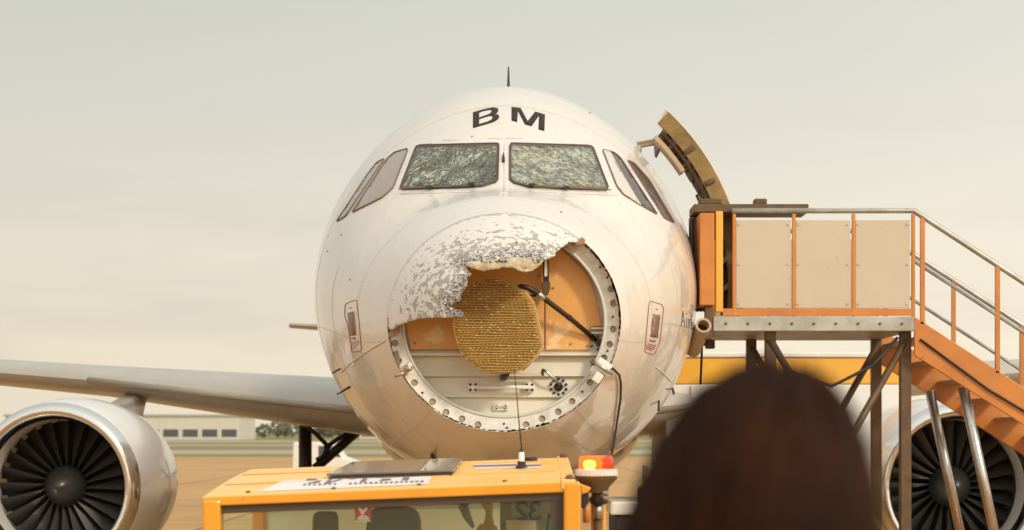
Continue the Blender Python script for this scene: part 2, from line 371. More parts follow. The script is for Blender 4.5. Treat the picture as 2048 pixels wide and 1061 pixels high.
M['wingdark'] = mat('brown grey wing root', (.33, .28, .22), .4, 0, .3, .1, noise=(1.5, (.26, .21, .15), .7))
M['nacelle'] = mat('white nacelle paint', (.72, .70, .67), .3, 0, .6, .06, noise=(2, (.62, .58, .53), .5))
M['lip'] = mat('polished inlet lip', (.72, .70, .67), .18, 1)
M['fan'] = mat('dark fan blade', (.055, .052, .05), .35, .6)
M['doorin'] = mat('yellow primed door inside', (.30, .18, .045), .5, noise=(6, (.13, .075, .022), .9), bump=(40, .3))
M['doorlin'] = mat('beige door lining', (.52, .37, .24), .5, noise=(5, (.36, .25, .16), .6))
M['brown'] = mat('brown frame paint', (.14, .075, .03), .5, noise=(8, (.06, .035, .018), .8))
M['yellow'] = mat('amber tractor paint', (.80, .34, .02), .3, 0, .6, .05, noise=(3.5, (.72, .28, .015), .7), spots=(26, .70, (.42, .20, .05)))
M['roof'] = mat('amber roof paint with painted sky sheen', (.95, .50, .095), .42, 0, .15, .15, noise=(2.5, (.95, .60, .20), .9), bump=(7, .05))  # sky sheen on the roof is put into its paler base colour
M['hatch'] = mat('smoked roof hatch', (.16, .135, .10), .16, 0, .9, .03, noise=(5, (.22, .18, .12), .8))
M['decal'] = mat('white decal', (.80, .75, .72), .45)
M['decaltxt'] = mat('plum print', (.20, .13, .15), .5)
M['seat'] = mat('grey brown seat cloth', (.16, .128, .098), .8, noise=(20, (.125, .10, .075), .6), bump=(120, .2))
M['cabin'] = mat('cabin lining', (.20, .17, .14), .7, noise=(5, (.15, .12, .1), .6))
M['header'] = mat('brown header band', (.075, .047, .030), .45, noise=(4, (.055, .035, .024), .6))
M['sred'] = mat('red sticker', (.55, .05, .05), .4)
M['spink'] = mat('pale sticker print', (.80, .62, .58), .45)
M['tyre'] = mat('tyre', (.025, .024, .023), .8, bump=(40, .3))
M['stair'] = mat('orange stair paint', (.60, .21, .028), .42, 0, .3, .15, noise=(3, (.44, .14, .02), .8), spots=(13, .66, (.22, .10, .045)))
M['amber'] = mat('amber truck paint', (.80, .40, .03), .4, 0, .4, .1, noise=(2, (.70, .33, .025), .6))
M['stpanel'] = mat('cream balustrade panel', (.56, .475, .36), .5, noise=(1.2, (.49, .41, .30), .6), spots=(21, .70, (.34, .27, .19)), bump=(4, .1))
M['alu'] = mat('ribbed aluminium', (.50, .48, .44), .45, .6, noise=(5, (.30, .27, .22), .9))
M['truck'] = mat('white truck body', (.74, .72, .68), .4, 0, .3, .1, noise=(1.5, (.64, .60, .54), .5))
M['hair'] = mat('dark brown hair', (.0125, .0035, .0008), .6, noise=(14, (.042, .0125, .0022), .9), bump=(60, .2), spec=.10)
M['coat'] = mat('black coat', (.016, .010, .009), .85, noise=(9, (.026, .014, .011), .7), bump=(80, .3))
M['skin'] = mat('skin', (.45, .26, .17), .55)
M['trouser'] = mat('dark trousers', (.03, .028, .03), .85)

def ground_mat(name, c, c2, sc, slab=None, rough=.85):
    m = mat(name, c, rough, noise=(sc, c2, .9), bump=(3, .15))
    nt = m.node_tree; N = nt.nodes.new; L = nt.links.new; b = nt.nodes['Principled BSDF']; tc = N('ShaderNodeTexCoord')
    src = b.inputs['Base Color'].links[0].from_socket
    n = N('ShaderNodeTexNoise'); n.inputs['Scale'].default_value = sc*.12; n.inputs['Detail'].default_value = 6; L(tc.outputs['Object'], n.inputs['Vector'])
    r = N('ShaderNodeMapRange'); r.inputs['From Min'].default_value = .4; r.inputs['From Max'].default_value = .7; r.inputs['To Max'].default_value = .6; L(n.outputs['Fac'], r.inputs['Value'])
    x = N('ShaderNodeMixRGB'); x.blend_type = 'MULTIPLY'; x.inputs[2].default_value = (.72, .70, .67, 1); L(r.outputs[0], x.inputs[0]); L(src, x.inputs[1]); last = x.outputs[0]
    if slab:
        br = N('ShaderNodeTexBrick'); br.offset = 0; br.inputs['Scale'].default_value = 1; br.inputs['Brick Width'].default_value = slab; br.inputs['Row Height'].default_value = slab
        br.inputs['Mortar Size'].default_value = .07; br.inputs['Color1'].default_value = (1, 1, 1, 1); br.inputs['Color2'].default_value = (.92, .92, .92, 1); br.inputs['Mortar'].default_value = (.45, .42, .4, 1); L(tc.outputs['Object'], br.inputs['Vector'])
        y = N('ShaderNodeMixRGB'); y.blend_type = 'MULTIPLY'; y.inputs[0].default_value = 1; L(last, y.inputs[1]); L(br.outputs['Color'], y.inputs[2]); last = y.outputs[0]
    L(last, b.inputs['Base Color']); return m
M['apron'] = ground_mat('warm concrete apron', (.54, .31, .115), (.45, .25, .088), .35, 7.5)
M['grass'] = ground_mat('dry yellow grass', (.20, .17, .045), (.26, .21, .06), .2)
M['taxi'] = ground_mat('pale taxiway', (.40, .33, .25), (.34, .28, .20), .2)
M['marking'] = mat('taxi line paint', (.70, .50, .08), .7, noise=(2, (.5, .36, .1), .8))
M['wall'] = mat('pale cladding', (.60, .55, .47), .6, noise=(.4, (.52, .46, .38), .6))
M['bwin'] = mat('building glass', (.07, .08, .085), .1)
M['leaf'] = mat('hazy tree foliage', (.11, .115, .065), .8, noise=(.4, (.15, .145, .085), .8))
M['bark'] = mat('bark', (.10, .075, .05), .9)

def glass_mat(name, tint, gl):
    m = bpy.data.materials.new(name); m.use_nodes = True; nt = m.node_tree; nt.nodes.clear(); N = nt.nodes.new; L = nt.links.new
    o = N('ShaderNodeOutputMaterial'); t = N('ShaderNodeBsdfTransparent'); t.inputs[0].default_value = (*tint, 1); g = N('ShaderNodeBsdfGlossy'); g.inputs['Roughness'].default_value = .03; g.inputs['Color'].default_value = (.95, 1, .84, 1)
    fr = N('ShaderNodeFresnel'); fr.inputs[0].default_value = 1.5; ma = N('ShaderNodeMath'); ma.operation = 'ADD'; ma.inputs[1].default_value = gl; L(fr.outputs[0], ma.inputs[0])
    mx = N('ShaderNodeMixShader'); L(ma.outputs[0], mx.inputs[0]); L(t.outputs[0], mx.inputs[1]); L(g.outputs[0], mx.inputs[2]); L(mx.outputs[0], o.inputs[0]); return m
M['glass'] = glass_mat('greenish cab glass', (.95, .99, .90), -.022)
def lens_mat(name, col, tr):
    m = mat(name, col, .12, 0, .5, .02); b = m.node_tree.nodes['Principled BSDF']; b.inputs['Transmission Weight'].default_value = tr; b.inputs['IOR'].default_value = 1.2; return m
M['lensred'] = lens_mat('red orange beacon lens', (.95, .16, .03), .75)
M['lensclear'] = lens_mat('clear ribbed lens', (.88, .83, .79), .2)
M['bulb'] = mat('lit beacon bulb', (1, .5, .1), .5, emit=((1.0, .52, .10), 22))

# ------------------------------------------------------------------ nose shape of the airliner (x = half width, z from axis Z0)
Z0 = 3.8
ST = [  # station y, top, bottom, half width, height of max width
 (0.8, .15, -1.48, .87, -.655), (1.3, .345, -1.655, 1.09, -.60), (1.8, .51, -1.765, 1.285, -.50), (2.2, .755, -1.835, 1.415, -.42), (2.7, 1.075, -1.905, 1.55, -.33),
 (3.3, 1.39, -1.96, 1.69, -.24), (4.0, 1.70, -2.01, 1.80, -.17), (4.8, 1.95, -2.05, 1.90, -.08), (5.8, 2.07, -2.07, 1.965, 0), (7.0, 2.09, -2.07, 1.975, 0), (23.0, 2.09, -2.07, 1.975, 0),
 (28.0, 2.05, -1.25, 1.72, .35), (33.0, 1.85, .25, 1.0, 1.0), (37.0, 1.55, 1.05, .28, 1.3)]
def _tangents():
    T = []
    for i in range(len(ST)):
        row = []
        for k in range(1, 5):
            if i == 0: row.append({1: .42, 2: -.42, 3: .5, 4: .06}[k]); continue
            if i == len(ST)-1: row.append((ST[i][k]-ST[i-1][k])/(ST[i][0]-ST[i-1][0])); continue
            a = (ST[i][k]-ST[i-1][k])/(ST[i][0]-ST[i-1][0]); b = (ST[i+1][k]-ST[i][k])/(ST[i+1][0]-ST[i][0])
            row.append(0 if a*b <= 0 else 2*a*b/(a+b))
        T.append(row)
    return T
TG = _tangents()
def section(y):
    """top, bottom, half width, zc at station y (world z)"""
    if y <= .8:
        g = (max(y, 0)/.8)**.47
        return (Z0-.64+.79*g, Z0-.64-.84*g, .87*g, Z0-.64-.015*g)
    for i in range(len(ST)-1):
        if y <= ST[i+1][0] or i == len(ST)-2:
            h = ST[i+1][0]-ST[i][0]; t = min(1, (y-ST[i][0])/h); o = []
            for k in range(1, 5):
                a, b, da, db = ST[i][k], ST[i+1][k], TG[i][k-1]*h, TG[i+1][k-1]*h
                o.append((2*t**3-3*t*t+1)*a+(t**3-2*t*t+t)*da+(-2*t**3+3*t*t)*b+(t**3-t*t)*db)
            return (Z0+o[0], Z0+o[1], o[2], Z0+o[3])
def expo(y): return 2-.13*max(0, min(1, (y-.9)/1.6))
def F(x, y, z):
    t, b, w, zc = section(y); up = z > zc; h = (t-zc) if up else (zc-b)
    if w < 1e-5: return 99
    n = expo(y) if up else 2
    return (abs(x/w)**n+abs((z-zc)/max(h, 1e-5))**n)**(2/n)
def normal(p):
    e = 2e-3
    g = Vector((F(p.x+e, p.y, p.z)-F(p.x-e, p.y, p.z), F(p.x, p.y+e, p.z)-F(p.x, max(p.y-e, 1e-4), p.z), F(p.x, p.y, p.z+e)-F(p.x, p.y, p.z-e)))
    return g.normalized()
def hull(px, py, off=0.0):
    """where the sight line of a photo pixel meets the airliner's skin, lifted off it by off"""
    y = 0.004; best = (1e9, y); step = .05; prev = y; hit = None
    while y < 7.5:
        q = P(px, py, y-CY); f = F(q.x, y, q.z)
        if f < best[0]: best = (f, y)
        if f <= 1: hit = y; break
        prev = y; y += step
    if hit is None:
        y = best[1]; q = P(px, py, y-CY); t, b, w, zc = section(y); s = 1/math.sqrt(best[0]); q = Vector((q.x*s, y, zc+(q.z-zc)*s))
    else:
        a, b = prev, hit
        for _ in range(24):
            m = (a+b)/2; q = P(px, py, m-CY)
            if F(q.x, m, q.z) <= 1: b = m
            else: a = m
        q = P(px, py, b-CY)
    return q+normal(q)*off if off else q

air = empty('airliner', (0, 5, 0), 'white airliner with smashed nose cone and hail crazed windscreens, BM on its brow', 'airliner')

def patch(name, outer, mt, parent, off, holes=(), grid=7.0, thick=.006, dens=5.0, smooth=True):
    """a plate following the skin, its outline read off the photo; real thickness below"""
    ou = densify(outer, dens); hs = [densify(h, dens) for h in holes]
    v, f = tri2d(ou, hs, grid)
    top = [hull(q.x, q.y) for q in v]; nn = [normal(p) for p in top]
    o = build(name, [p+n*off for p, n in zip(top, nn)], f, mt, parent, smooth)
    bm = bmesh.new(); bm.from_mesh(o.data); bmesh.ops.recalc_face_normals(bm, faces=bm.faces); bm.faces.ensure_lookup_table()
    if sum(fc.normal.y*fc.calc_area() for fc in bm.faces) > 0: bmesh.ops.reverse_faces(bm, faces=bm.faces)
    bm.to_mesh(o.data); bm.free()
    if thick:
        s = o.modifiers.new('thickness', 'SOLIDIFY'); s.thickness = thick; s.offset = -1
    return o
def skinline(name, pts, mt, parent, r=.004, off=.002, step=8, n=5):
    q = []
    for i in range(len(pts)-1):
        a = Vector(pts[i]); b = Vector(pts[i+1]); k = max(1, int((b-a).length/step)); q += [a.lerp(b, j/k) for j in range(k)]
    q.append(Vector(pts[-1]))
    return MB().tube([hull(p.x, p.y, off) for p in q], r, n).build(name, mt, parent, True)

# fuselage behind the ring
def make_fuselage():
    ys = [.8, .84, .9, 1.0, 1.1, 1.2]+[1.3+.1*i for i in range(46)]+[6, 6.5, 7, 9, 12, 16, 20, 23, 24.5, 26, 28, 30, 32, 34, 35.5, 37]
    n = 160; mb = MB(); rings = []
    for y in ys:
        t, b, w, zc = section(y); rg = []
        for k in range(n):
            a = 2*math.pi*k/n; s, c = math.sin(a), math.cos(a); q = 2/expo(y) if c > 0 else 1; rg.append((w*math.copysign(abs(s)**q, s), y, zc+(t-zc)*c**q if c > 0 else zc+(zc-b)*c))
        rings.append(rg)
    mb.loft(rings, True, False); nn = len(mb.v); mb.f.append(tuple(range(nn-n, nn)))
    return mb.build('fuselage', M['paint'], air, True)
fus = make_fuselage()
# belly fairing
fr = []
for i in range(13):
    t = i/12; y = 9.5+t*11; s = math.sin(math.pi*min(max(t, .02), .98))**.5
    fr.append([(s*2.12*math.sin(2*math.pi*k/40), y, 2.45+s*1.12*math.cos(2*math.pi*k/40)*(1 if math.cos(2*math.pi*k/40) < 0 else .6)) for k in range(40)])
MB().loft(fr).build('belly_fairing', M['paint'], air, True)
# fin, tailplanes
def wing_mb(sx, root, tip, tr=.12):
    """root/tip = (x, y_le, z, chord, thickness)"""
    mb = MB(); prof = [(0, 0), (.015, .33), (.06, .62), (.15, .9), (.32, 1), (.6, .68), (.85, .25), (1, .02)]
    rings = []
    for x, y, z, c, th in (root, tip):
        up = [(sx*x, y+c*a, z+th*b*.55) for a, b in prof]; lo = [(sx*x, y+c*a, z-th*b*.45) for a, b in prof[::-1][:-1]]
        rings.append(up+lo)
    return mb.loft(rings)
for s in (-1, 1):
    w = wing_mb(s, (1.6, 11.2, 2.60, 7.2, .92), (6.4, 13.6, 3.12, 4.0, .50)).build('wing', M['wing'], air, auto=True)
    wing_mb(s, (6.4, 13.6, 3.12, 4.0, .50), (17.0, 19.2, 4.05, 1.5, .2)).build('outer_panel', M['wing'], w, auto=True)
    MB().tube([(s*1.9, 11.15, 2.60), (s*6.4, 13.52, 3.12)], .05, 8).build('slat_edge', M['wingdark'], w, True)
    wing_mb(s, (.4, 31.5, 4.85, 3.6, .34), (6.2, 34.5, 5.35, 1.3, .14)).build('tailplane', M['wingdark'], air, auto=True)
fin = MB(); fin.prism([(-.09, 29.5, 5.6), (-.09, 33.2, 11.4), (-.09, 35.2, 11.4), (-.09, 35.8, 5.4)], (.18, 0, 0)); fin.build('fin', M['paint'], air, bevel=.06)

# engines
def engine(s):
    c = Vector((s*5.75, 9.2, 1.62)); ax = (0, 1, 0)
    pr = [(.86, .62), (.87, .3), (.885, .12), (.93, .02), (.985, 0), (1.04, .06), (1.10, .3), (1.15, .9), (1.16, 1.6), (1.10, 2.4), (.95, 3.2), (.80, 3.9), (.78, 3.9), (.78, 3.4)]
    nac = MB().lathe(pr, c, ax, 48, False).build('engine', M['nacelle'], air, True)
    MB().lathe([(.868, .26), (.884, .115), (.928, .012), (.985, -.012), (1.046, .052), (1.082, .2)], c, ax, 48, False).build('inlet_lip', M['lip'], nac, True)
    MB().lathe([(.02, .28), (.1, .34), (.2, .46), (.27, .62), (.28, .8)], c, ax, 24).build('spinner', M['fan'], nac, True)
    for k in range(24):
        a = 2*math.pi*k/24; b = MB(); u = Vector((math.cos(a), 0, math.sin(a))); w = Vector((-math.sin(a), 0, math.cos(a)))
        q = [c+u*.25+w*-.03+Vector((0, .62, 0)), c+u*.25+w*.05+Vector((0, .78, 0)), c+u*.85+w*.13+Vector((0, .74, 0)), c+u*.85+w*-.05+Vector((0, .60, 0))]
        b.add(q+[p+Vector((0, .02, 0)) for p in q], [(0, 1, 2, 3), (7, 6, 5, 4), (0, 4, 5, 1), (1, 5, 6, 2), (2, 6, 7, 3), (3, 7, 4, 0)]).build('fan_blade', M['fan'], nac)
    MB().lathe([(.86, .95), (.3, .96)], c, ax, 32).build('fan_duct', M['black'], nac)
    MB().prism([(s*5.75-.14, 10.0, 2.6), (s*5.75-.14, 12.6, 2.75), (s*5.75-.14, 14.2, 3.0), (s*5.75-.14, 13.4, 2.2), (s*5.75-.14, 11, 2.3)], (.28, 0, 0)).build('pylon', M['wing'], nac, bevel=.05)
for s in (-1, 1): engine(s)

# landing gear
def wheel(parent, c, r, w):
    t = MB().lathe([(r*.55, -w/2), (r*.86, -w/2), (r*.97, -w*.36), (r, -w*.15), (r, w*.15), (r*.97, w*.36), (r*.86, w/2), (r*.55, w/2)], c, (1, 0, 0), 32).build('wheel', M['tyre'], parent, auto=True)
    MB().lathe([(r*.12, -w*.55), (r*.5, -w*.46), (r*.56, -w*.3), (r*.56, w*.3), (r*.5, w*.46), (r*.12, w*.55)], c, (1, 0, 0), 24).build('rim', M['steel'], t, auto=True)
for s in (-1, 1):
    x = s*3.62; y = 17.7
    g = MB().tube([(x, y, .6), (x, y, 2.75)], .12, 14).build('main_gear_leg', M['darkmetal'], air, True)
    MB().tube([P(640-10, 938, 29.2) if s < 0 else (3.35, y, 1.70), P(716, 862, 29.2) if s < 0 else (2.5, y, 2.4)], .085, 10).build('side_stay', M['darkmetal'], g, True)
    if s < 0:
        MB().tube([P(606, 848, 29.1), P(632, 868, 29.1), P(656, 893, 29.1)], .042, 8).build('link_rod', M['darkmetal'], g, True)
        MB().tube([P(656, 892, 29.1), P(676, 878, 29.1), P(704, 862, 29.1)], .042, 8).build('link_rod', M['darkmetal'], g, True)
        MB().tube([P(656, 886, 29.1), P(652, 903, 29.1), P(646, 914, 29.1), P(632, 920, 29.1)], [.07, .05, .04, .035], 8).build('hydraulic_hose', M['black'], g, True)
    else:
        MB().tube([(x, y, 2.5), (3.1, y, 1.95), (2.7, y, 2.35)], .05, 8).build('link_rod', M['darkmetal'], g, True)
    MB().tube([(x-.5, y, .58), (x+.5, y, .58)], .08, 10).build('axle', M['steel'], g, True)
    for dx in (-.42, .42): wheel(g, (x+dx, y, .58), .58, .40)
ng = MB().tube([(0, 5.1, .4), (0, 5.1, 2.2)], .1, 14).build('nose_gear_leg', M['steel'], air, True)
for dx in (-.25, .25): wheel(ng, (dx, 5.1, .38), .38, .22)
MB().box((-.55, 4.2, 1.15), (-.52, 5.9, 1.85)).build('gear_door', M['paint'], ng, bevel=.01); MB().box((.52, 4.2, 1.15), (.55, 5.9, 1.85)).build('gear_door', M['paint'], ng, bevel=.01)
# ---- HF antenna on the crown
MB().tube([P(1017, 182, 19), P(1017, 134, 19)], [.02, .008], 8).build('whip_aerial', M['darkmetal'], air)

# ------------------------------------------------------------------ radome: what is left of it
def ell(n0, n1, k, y=.8, sc=1.0):
    """photo pixels along the section at y between two clock angles (degrees, 0 = top, clockwise in the photo)"""
    t, b, w, zc = section(y); o = []
    for i in range(k+1):
        a = R(n0+(n1-n0)*i/k); c = math.cos(a); x = w*sc*math.sin(a); z = zc+((t-zc) if c > 0 else (zc-b))*sc*c; d = y-CY
        o.append((1024+(x-CX)/d*FPX, HOR-(z-CZ)/d*FPX))
    return o
BREAK = [(1150, 485), (1138, 484), (1126, 494), (1113, 504), (1109, 513), (1100, 515), (1092, 519), (1086, 517), (1072, 524), (1058, 519), (1046, 524), (1030, 517), (1012, 522), (998, 521), (980, 524), (963, 522), (950, 528), (936, 527), (930, 533),
         (941, 547), (933, 555), (932, 568), (921, 581), (918, 597), (904, 609), (897, 607), (898, 614), (914, 620), (924, 624), (921, 635), (890, 636), (862, 636), (836, 638), (812, 646), (795, 652), (784, 661)]
arc = ell(-94, 43, 70, .8, 1.006)
rough_break = [arc[-1]]+BREAK+[arc[0]]
bl = []
for i in range(len(rough_break)-1):
    a = Vector(rough_break[i]); b = Vector(rough_break[i+1]); k = max(1, int((b-a).length/3.2)); jit = 1.5 if i < 28 else .35
    for j in range(k):
        q = a.lerp(b, j/k)
        if j or i: q += Vector((random.uniform(-jit, jit), random.uniform(-jit, jit)))
        bl.append((q.x, q.y))
outline = arc[:-1]+bl
def make_radome():
    v, f = tri2d(outline, (), 5.0, .4)
    brk = [tuple(q) for q in rough_break]; core = brk[3:30]
    pts = []; hail = []
    for q in v:
        p = hull(q.x, q.y); n = normal(p)
        d = segdist(q, core, False); da = segdist(q, arc, False)
        e = max(0, 1-d/46.0)*(1.0 if q.x < 1080 else max(0, 1-(q.x-1080)/40)); zone = max(0, min(1, da/50.0))*(1-.35*max(0, min(1, (q.x-1090)/60)))
        if q.x < 800 and q.y > 560: zone *= .8
        dent = -.010*e**2*(1+.8*math.sin(q.x*.31)*math.cos(q.y*.27))
        if d < 9: dent += random.uniform(-.006, .005)
        pts.append(p+n*(dent+.0008)); hail.append((e, zone))
    o = build('radome', pts, f, M['radome'], air, True, mats=[M['radome'], M['rim']])
    bm = bmesh.new(); bm.from_mesh(o.data); bmesh.ops.recalc_face_normals(bm, faces=bm.faces)
    if sum(fc.normal.y*fc.calc_area() for fc in bm.faces) > 0: bmesh.ops.reverse_faces(bm, faces=bm.faces)
    bm.to_mesh(o.data); bm.free()
    ca = o.data.color_attributes.new('hail', 'FLOAT_COLOR', 'POINT')
    for i, (e, z) in enumerate(hail): ca.data[i].color = (e, z, 0, 1)
    s = o.modifiers.new('laminate', 'SOLIDIFY'); s.thickness = .016; s.offset = -1; s.material_offset = 1; s.material_offset_rim = 1
    o['label'] = 'broken radome, its paint chipped all over by hail'
    return o, core
radome, core = make_radome()
# curled cream lining under the upper break
def lining():
    top = [(932, 527), (950, 525), (975, 522), (1000, 519), (1028, 516), (1060, 520), (1088, 513)]
    bot = [(933, 534), (953, 539), (977, 539), (1005, 533), (1024, 535), (1049, 544), (1066, 539), (1087, 522)]
    poly = densify(top+bot[::-1], 4, 1.3); v, f = tri2d(poly, (), 3.2); pts = []
    for q in v:
        p = hull(q.x, q.y); k = min(1, segdist((q.x, q.y), top, False)/18)
        pts.append(p+Vector((0, .020+.045*k*k, 0))+Vector((0, .014*math.sin(q.x*.071+q.y*.06)+.006*math.sin(q.x*.17+1)+random.uniform(-.005, .005), random.uniform(-.003, .003))))
    o = build('torn_lining', pts, f, M['lining'], radome, True); s = o.modifiers.new('t', 'SOLIDIFY'); s.thickness = .012
lining()
# curled paint flakes along the break, too many to pick apart
fl = MB(); tries = 0
while len(fl.f) < 900 and tries < 9000:
    tries += 1; i = random.randrange(len(core)-1); a = Vector(core[i]).lerp(Vector(core[i+1]), random.random())
    q = a+Vector((random.uniform(-42, 20), random.uniform(-42, 12)))
    if not inpoly((q.x, q.y), outline) or random.random() < segdist(q, core, False)/40: continue
    p = hull(q.x, q.y); n = normal(p); t = n.orthogonal().normalized(); t.rotate(Matrix.Rotation(random.uniform(0, 6.3), 3, n)); w = n.cross(t); L_ = random.uniform(.008, .026); W_ = random.uniform(.004, .012)
    lift = random.uniform(.003, .016)
    fl.add([p-w*W_+n*.001, p+w*W_*random.uniform(.4, 1)+n*.001, p+t*L_*.6+w*W_*.8+n*lift*.5, p+t*L_+n*lift, p+t*L_*.6-w*W_+n*lift*.6], [(0, 1, 2), (0, 2, 4), (4, 2, 3)])
M['flake'] = mat('loose laminate flakes', (.66, .64, .60), .7, noise=(60, (.14, .12, .11), .95))
o = fl.build('paint_flakes', M['flake'], radome); o['kind'] = 'stuff'

# ------------------------------------------------------------------ ring with lightening holes
YR, D_R = .8, .8-CY
def ringpt(px, py, y):                       # photo pixel on the plane y -> (x, z)
    q = P(px, py, y-CY); return (q.x, q.z)
HOLES = [(1175, 490), (1222, 579), (1227, 607), (1226, 659), (1219, 689), (1208, 716), (1180, 765), (1144, 803), (1116, 824), (1084, 838), (1052, 850), (956, 850), (924, 838), (892, 825), (865, 804), (829, 766), (797, 722), (790, 687)]
tt, bb, ww, zz = section(YR)
def ellxz(sw, sh, n, y0=0):
    o = []
    for k in range(n):
        a = 2*math.pi*k/n; c = math.cos(a); o.append(((ww-sw)*math.sin(a), zz+((tt-zz-sh) if c > 0 else (zz-bb-sh))*c))
    return o
OUT, INN = ellxz(.004, .004, 150), ellxz(.108, .108, 150)
hol = []
for px, py in HOLES:
    x, z = ringpt(px, py, .83); hol.append([(x+.0265*math.cos(2*math.pi*k/16), z+.0265*math.sin(2*math.pi*k/16)) for k in range(16)])
v, f = tri2d(OUT, [INN]+hol, .03)
def ring_y(x, z):
    h = (tt-zz) if z > zz else (zz-bb); r = math.sqrt((x/ww)**2+((z-zz)/h)**2); return .803+.06*max(0, min(1, (1-r)/.125))
o = build('mounting_ring', [(q.x, ring_y(q.x, q.y), q.y) for q in v], f, M['ring'], air, False)
bm = bmesh.new(); bm.from_mesh(o.data)
if sum(fc.normal.y*fc.calc_area() for fc in bm.faces) > 0: bmesh.ops.reverse_faces(bm, faces=bm.faces)
bm.to_mesh(o.data); bm.free(); s = o.modifiers.new('t', 'SOLIDIFY'); s.thickness = .014; s.offset = -1
ring = o
MB().tube([(x, .858, z) for x, z in INN]+[(INN[0][0], .858, INN[0][1])], .012, 8, False).build('inner_lip', M['ringlip'], ring, True)
wallin = MB(); n = 150; wi = ellxz(.112, .112, n); wallin.loft([[(x, .862, z) for x, z in wi], [(x, 1.03, z) for x, z in ellxz(.10, .10, n)]], True, False); wallin.build('inner_wall', M['ring'], ring, True)
bk = MB(); bk.loft([[(x, .826, z) for x, z in ellxz(.012, .012, n)], [(x, .888, z) for x, z in ellxz(.106, .106, n)]], True, False); bk.build('ring_backing', M['hole'], ring)
for px, py in [(1183, 505), (1200, 535), (1214, 556), (1226, 634), (1215, 702), (1165, 784), (1014, 856), (1008, 848), (845, 786), (808, 742)]:
    x, z = ringpt(px, py, .83); yy = ring_y(x, z); MB().lathe([(.009, 0), (.009, -.008), (.005, -.011)], (x, yy+.001, z), (0, 1, 0), 8).build('rivet', M['darkmetal'], ring)
# torn laminate stubs still bolted along the ring
def stub(pts, th, w, m_):
    mb = MB()
    for (px, py) in pts:
        x, z = ringpt(px, py, .8); l = random.uniform(.02, .055); r_ = random.uniform(.006, w)
        ang = math.atan2(z-zz, x)+math.pi/2; u = Vector((math.cos(ang), 0, math.sin(ang))); nn_ = Vector((-u.z, 0, u.x))
        c = Vector((x, .793, z)); q = [c-u*l-nn_*r_*.5, c+u*l-nn_*r_*.4, c+u*l*.7+nn_*r_*random.uniform(.2, 1), c+nn_*r_*random.uniform(.3, 1.2), c-u*l*.8+nn_*r_*.5]
        mb.prism(q, (0, th, 0))
    return mb.build('torn_rim', m_, ring)
stub(ell(44, 92, 26, .8, 1.0), .02, .020, M['redbrown']); stub(ell(95, 150, 18), .012, .010, M['redbrown']); stub(ell(152, 215, 26), .014, .020, M['ring']); stub(ell(220, 268, 18), .014, .012, M['rim'])
# the reddish stump at the upper right and upper left ends of the break
def plate(poly, d0, th, m_, name, par, bevel=0):
    return MB().prism([P(x, y, d0) for x, y in poly], (0, th, 0)).build(name, m_, par, bevel=bevel)
plate([(1140, 487), (1152, 482), (1164, 474), (1172, 480), (1165, 489), (1150, 492)], 12.25, .05, M['redbrown'], 'laminate_stump', ring, .006)
plate([(776, 668), (786, 659), (799, 651), (800, 664), (790, 672), (780, 674)], 12.27, .05, M['redbrown'], 'laminate_stump', ring, .006)
plate([(787, 704), (795, 700), (801, 722), (797, 735), (789, 722)], 12.29, .02, M['rim'], 'laminate_stump', ring, .004)

# ------------------------------------------------------------------ bulkhead inside the ring
YB = 1.02
bp = MB(); bp.prism([(x, YB, z) for x, z in ellxz(.10, .10, 96)], (0, .03, 0)); bulk = bp.build('pressure_bulkhead', M['plank'], air)
IN = [(1024+(x-CX)/(YB-CY)*FPX, HOR-(z-CZ)/(YB-CY)*FPX) for x, z in ellxz(.105, .105, 120)]
def clipspan(y):
    xs = []
    for i in range(len(IN)):
        a, b = IN[i], IN[(i+1) % len(IN)]
        if (a[1] > y) != (b[1] > y): xs.append(a[0]+(b[0]-a[0])*(y-a[1])/(b[1]-a[1]))
    return (min(xs), max(xs)) if xs else None
def band(y0, y1, n=8):
    l, r = [], []
    for i in range(n+1):
        y = y0+(y1-y0)*i/n; s = clipspan(y)
        if s: l.append((s[0], y)); r.append((s[1], y))
    return l+r[::-1]
DB = YB-CY
for y0, y1 in ((714, 753), (755.5, 795), (797.5, 831), (833, 844)):
    poly = band(y0, y1); mb = MB(); front = []
    for x, y in poly: front.append(P(x, y, DB-.006-.034*(y-y0)/(y1-y0)))
    back = [P(x, y, DB) for x, y in poly]; n = len(poly)
    mb.add(front+back, [tuple(range(n))]+[(i, (i+1) % n, (i+1) % n+n, i+n) for i in range(n)]); mb.build('bulkhead_plank', M['plank'], bulk)
mb = MB().prism([P(x, y, DB-.075) for x, y in ((795, 705.5), (1206, 705.5), (1204, 712), (797, 712))], (0, .072, 0)); mb.build('shelf_rail', M['plank'], bulk, bevel=.004)
def clipin(poly):                              # keep panel corners inside the ring
    o = []
    for x, y in poly:
        s = clipspan(y)
        if s: o.append((min(max(x, s[0]+4), s[1]-4), y))
    return o
rp = [(1091, 700)]+[(1091, y) for y in (660, 560, 500, 470)]+[(1120, 480), (1150, 488), (1178, 500), (1180, 536), (1199, 541), (1210, 562), (1210, 652), (1181, 654), (1178, 700)]
plate(clipin(rp), DB-.03, .028, M['orange'], 'orange_panel', bulk, .004)
lp = [(1088, 700), (1088, 466), (1008, 458)]+[(s[0]+4, y) for y in (480, 510, 540, 600, 650, 700) for s in [clipspan(y)] if s]
plate(lp, DB-.032, .028, M['orange'], 'orange_panel', bulk, .004)
plate([(1184, 540), (1206, 540), (1208, 543), (1184, 543)], DB-.04, .03, M['darkmetal'], 'bracket_strip', bulk)
plate([(1182, 655), (1211, 655), (1211, 659), (1182, 659)], DB-.06, .05, M['plank'], 'bracket_strip', bulk); plate([(1182, 664), (1210, 664), (1210, 668), (1182, 668)], DB-.05, .04, M['plank'], 'bracket_strip', bulk)
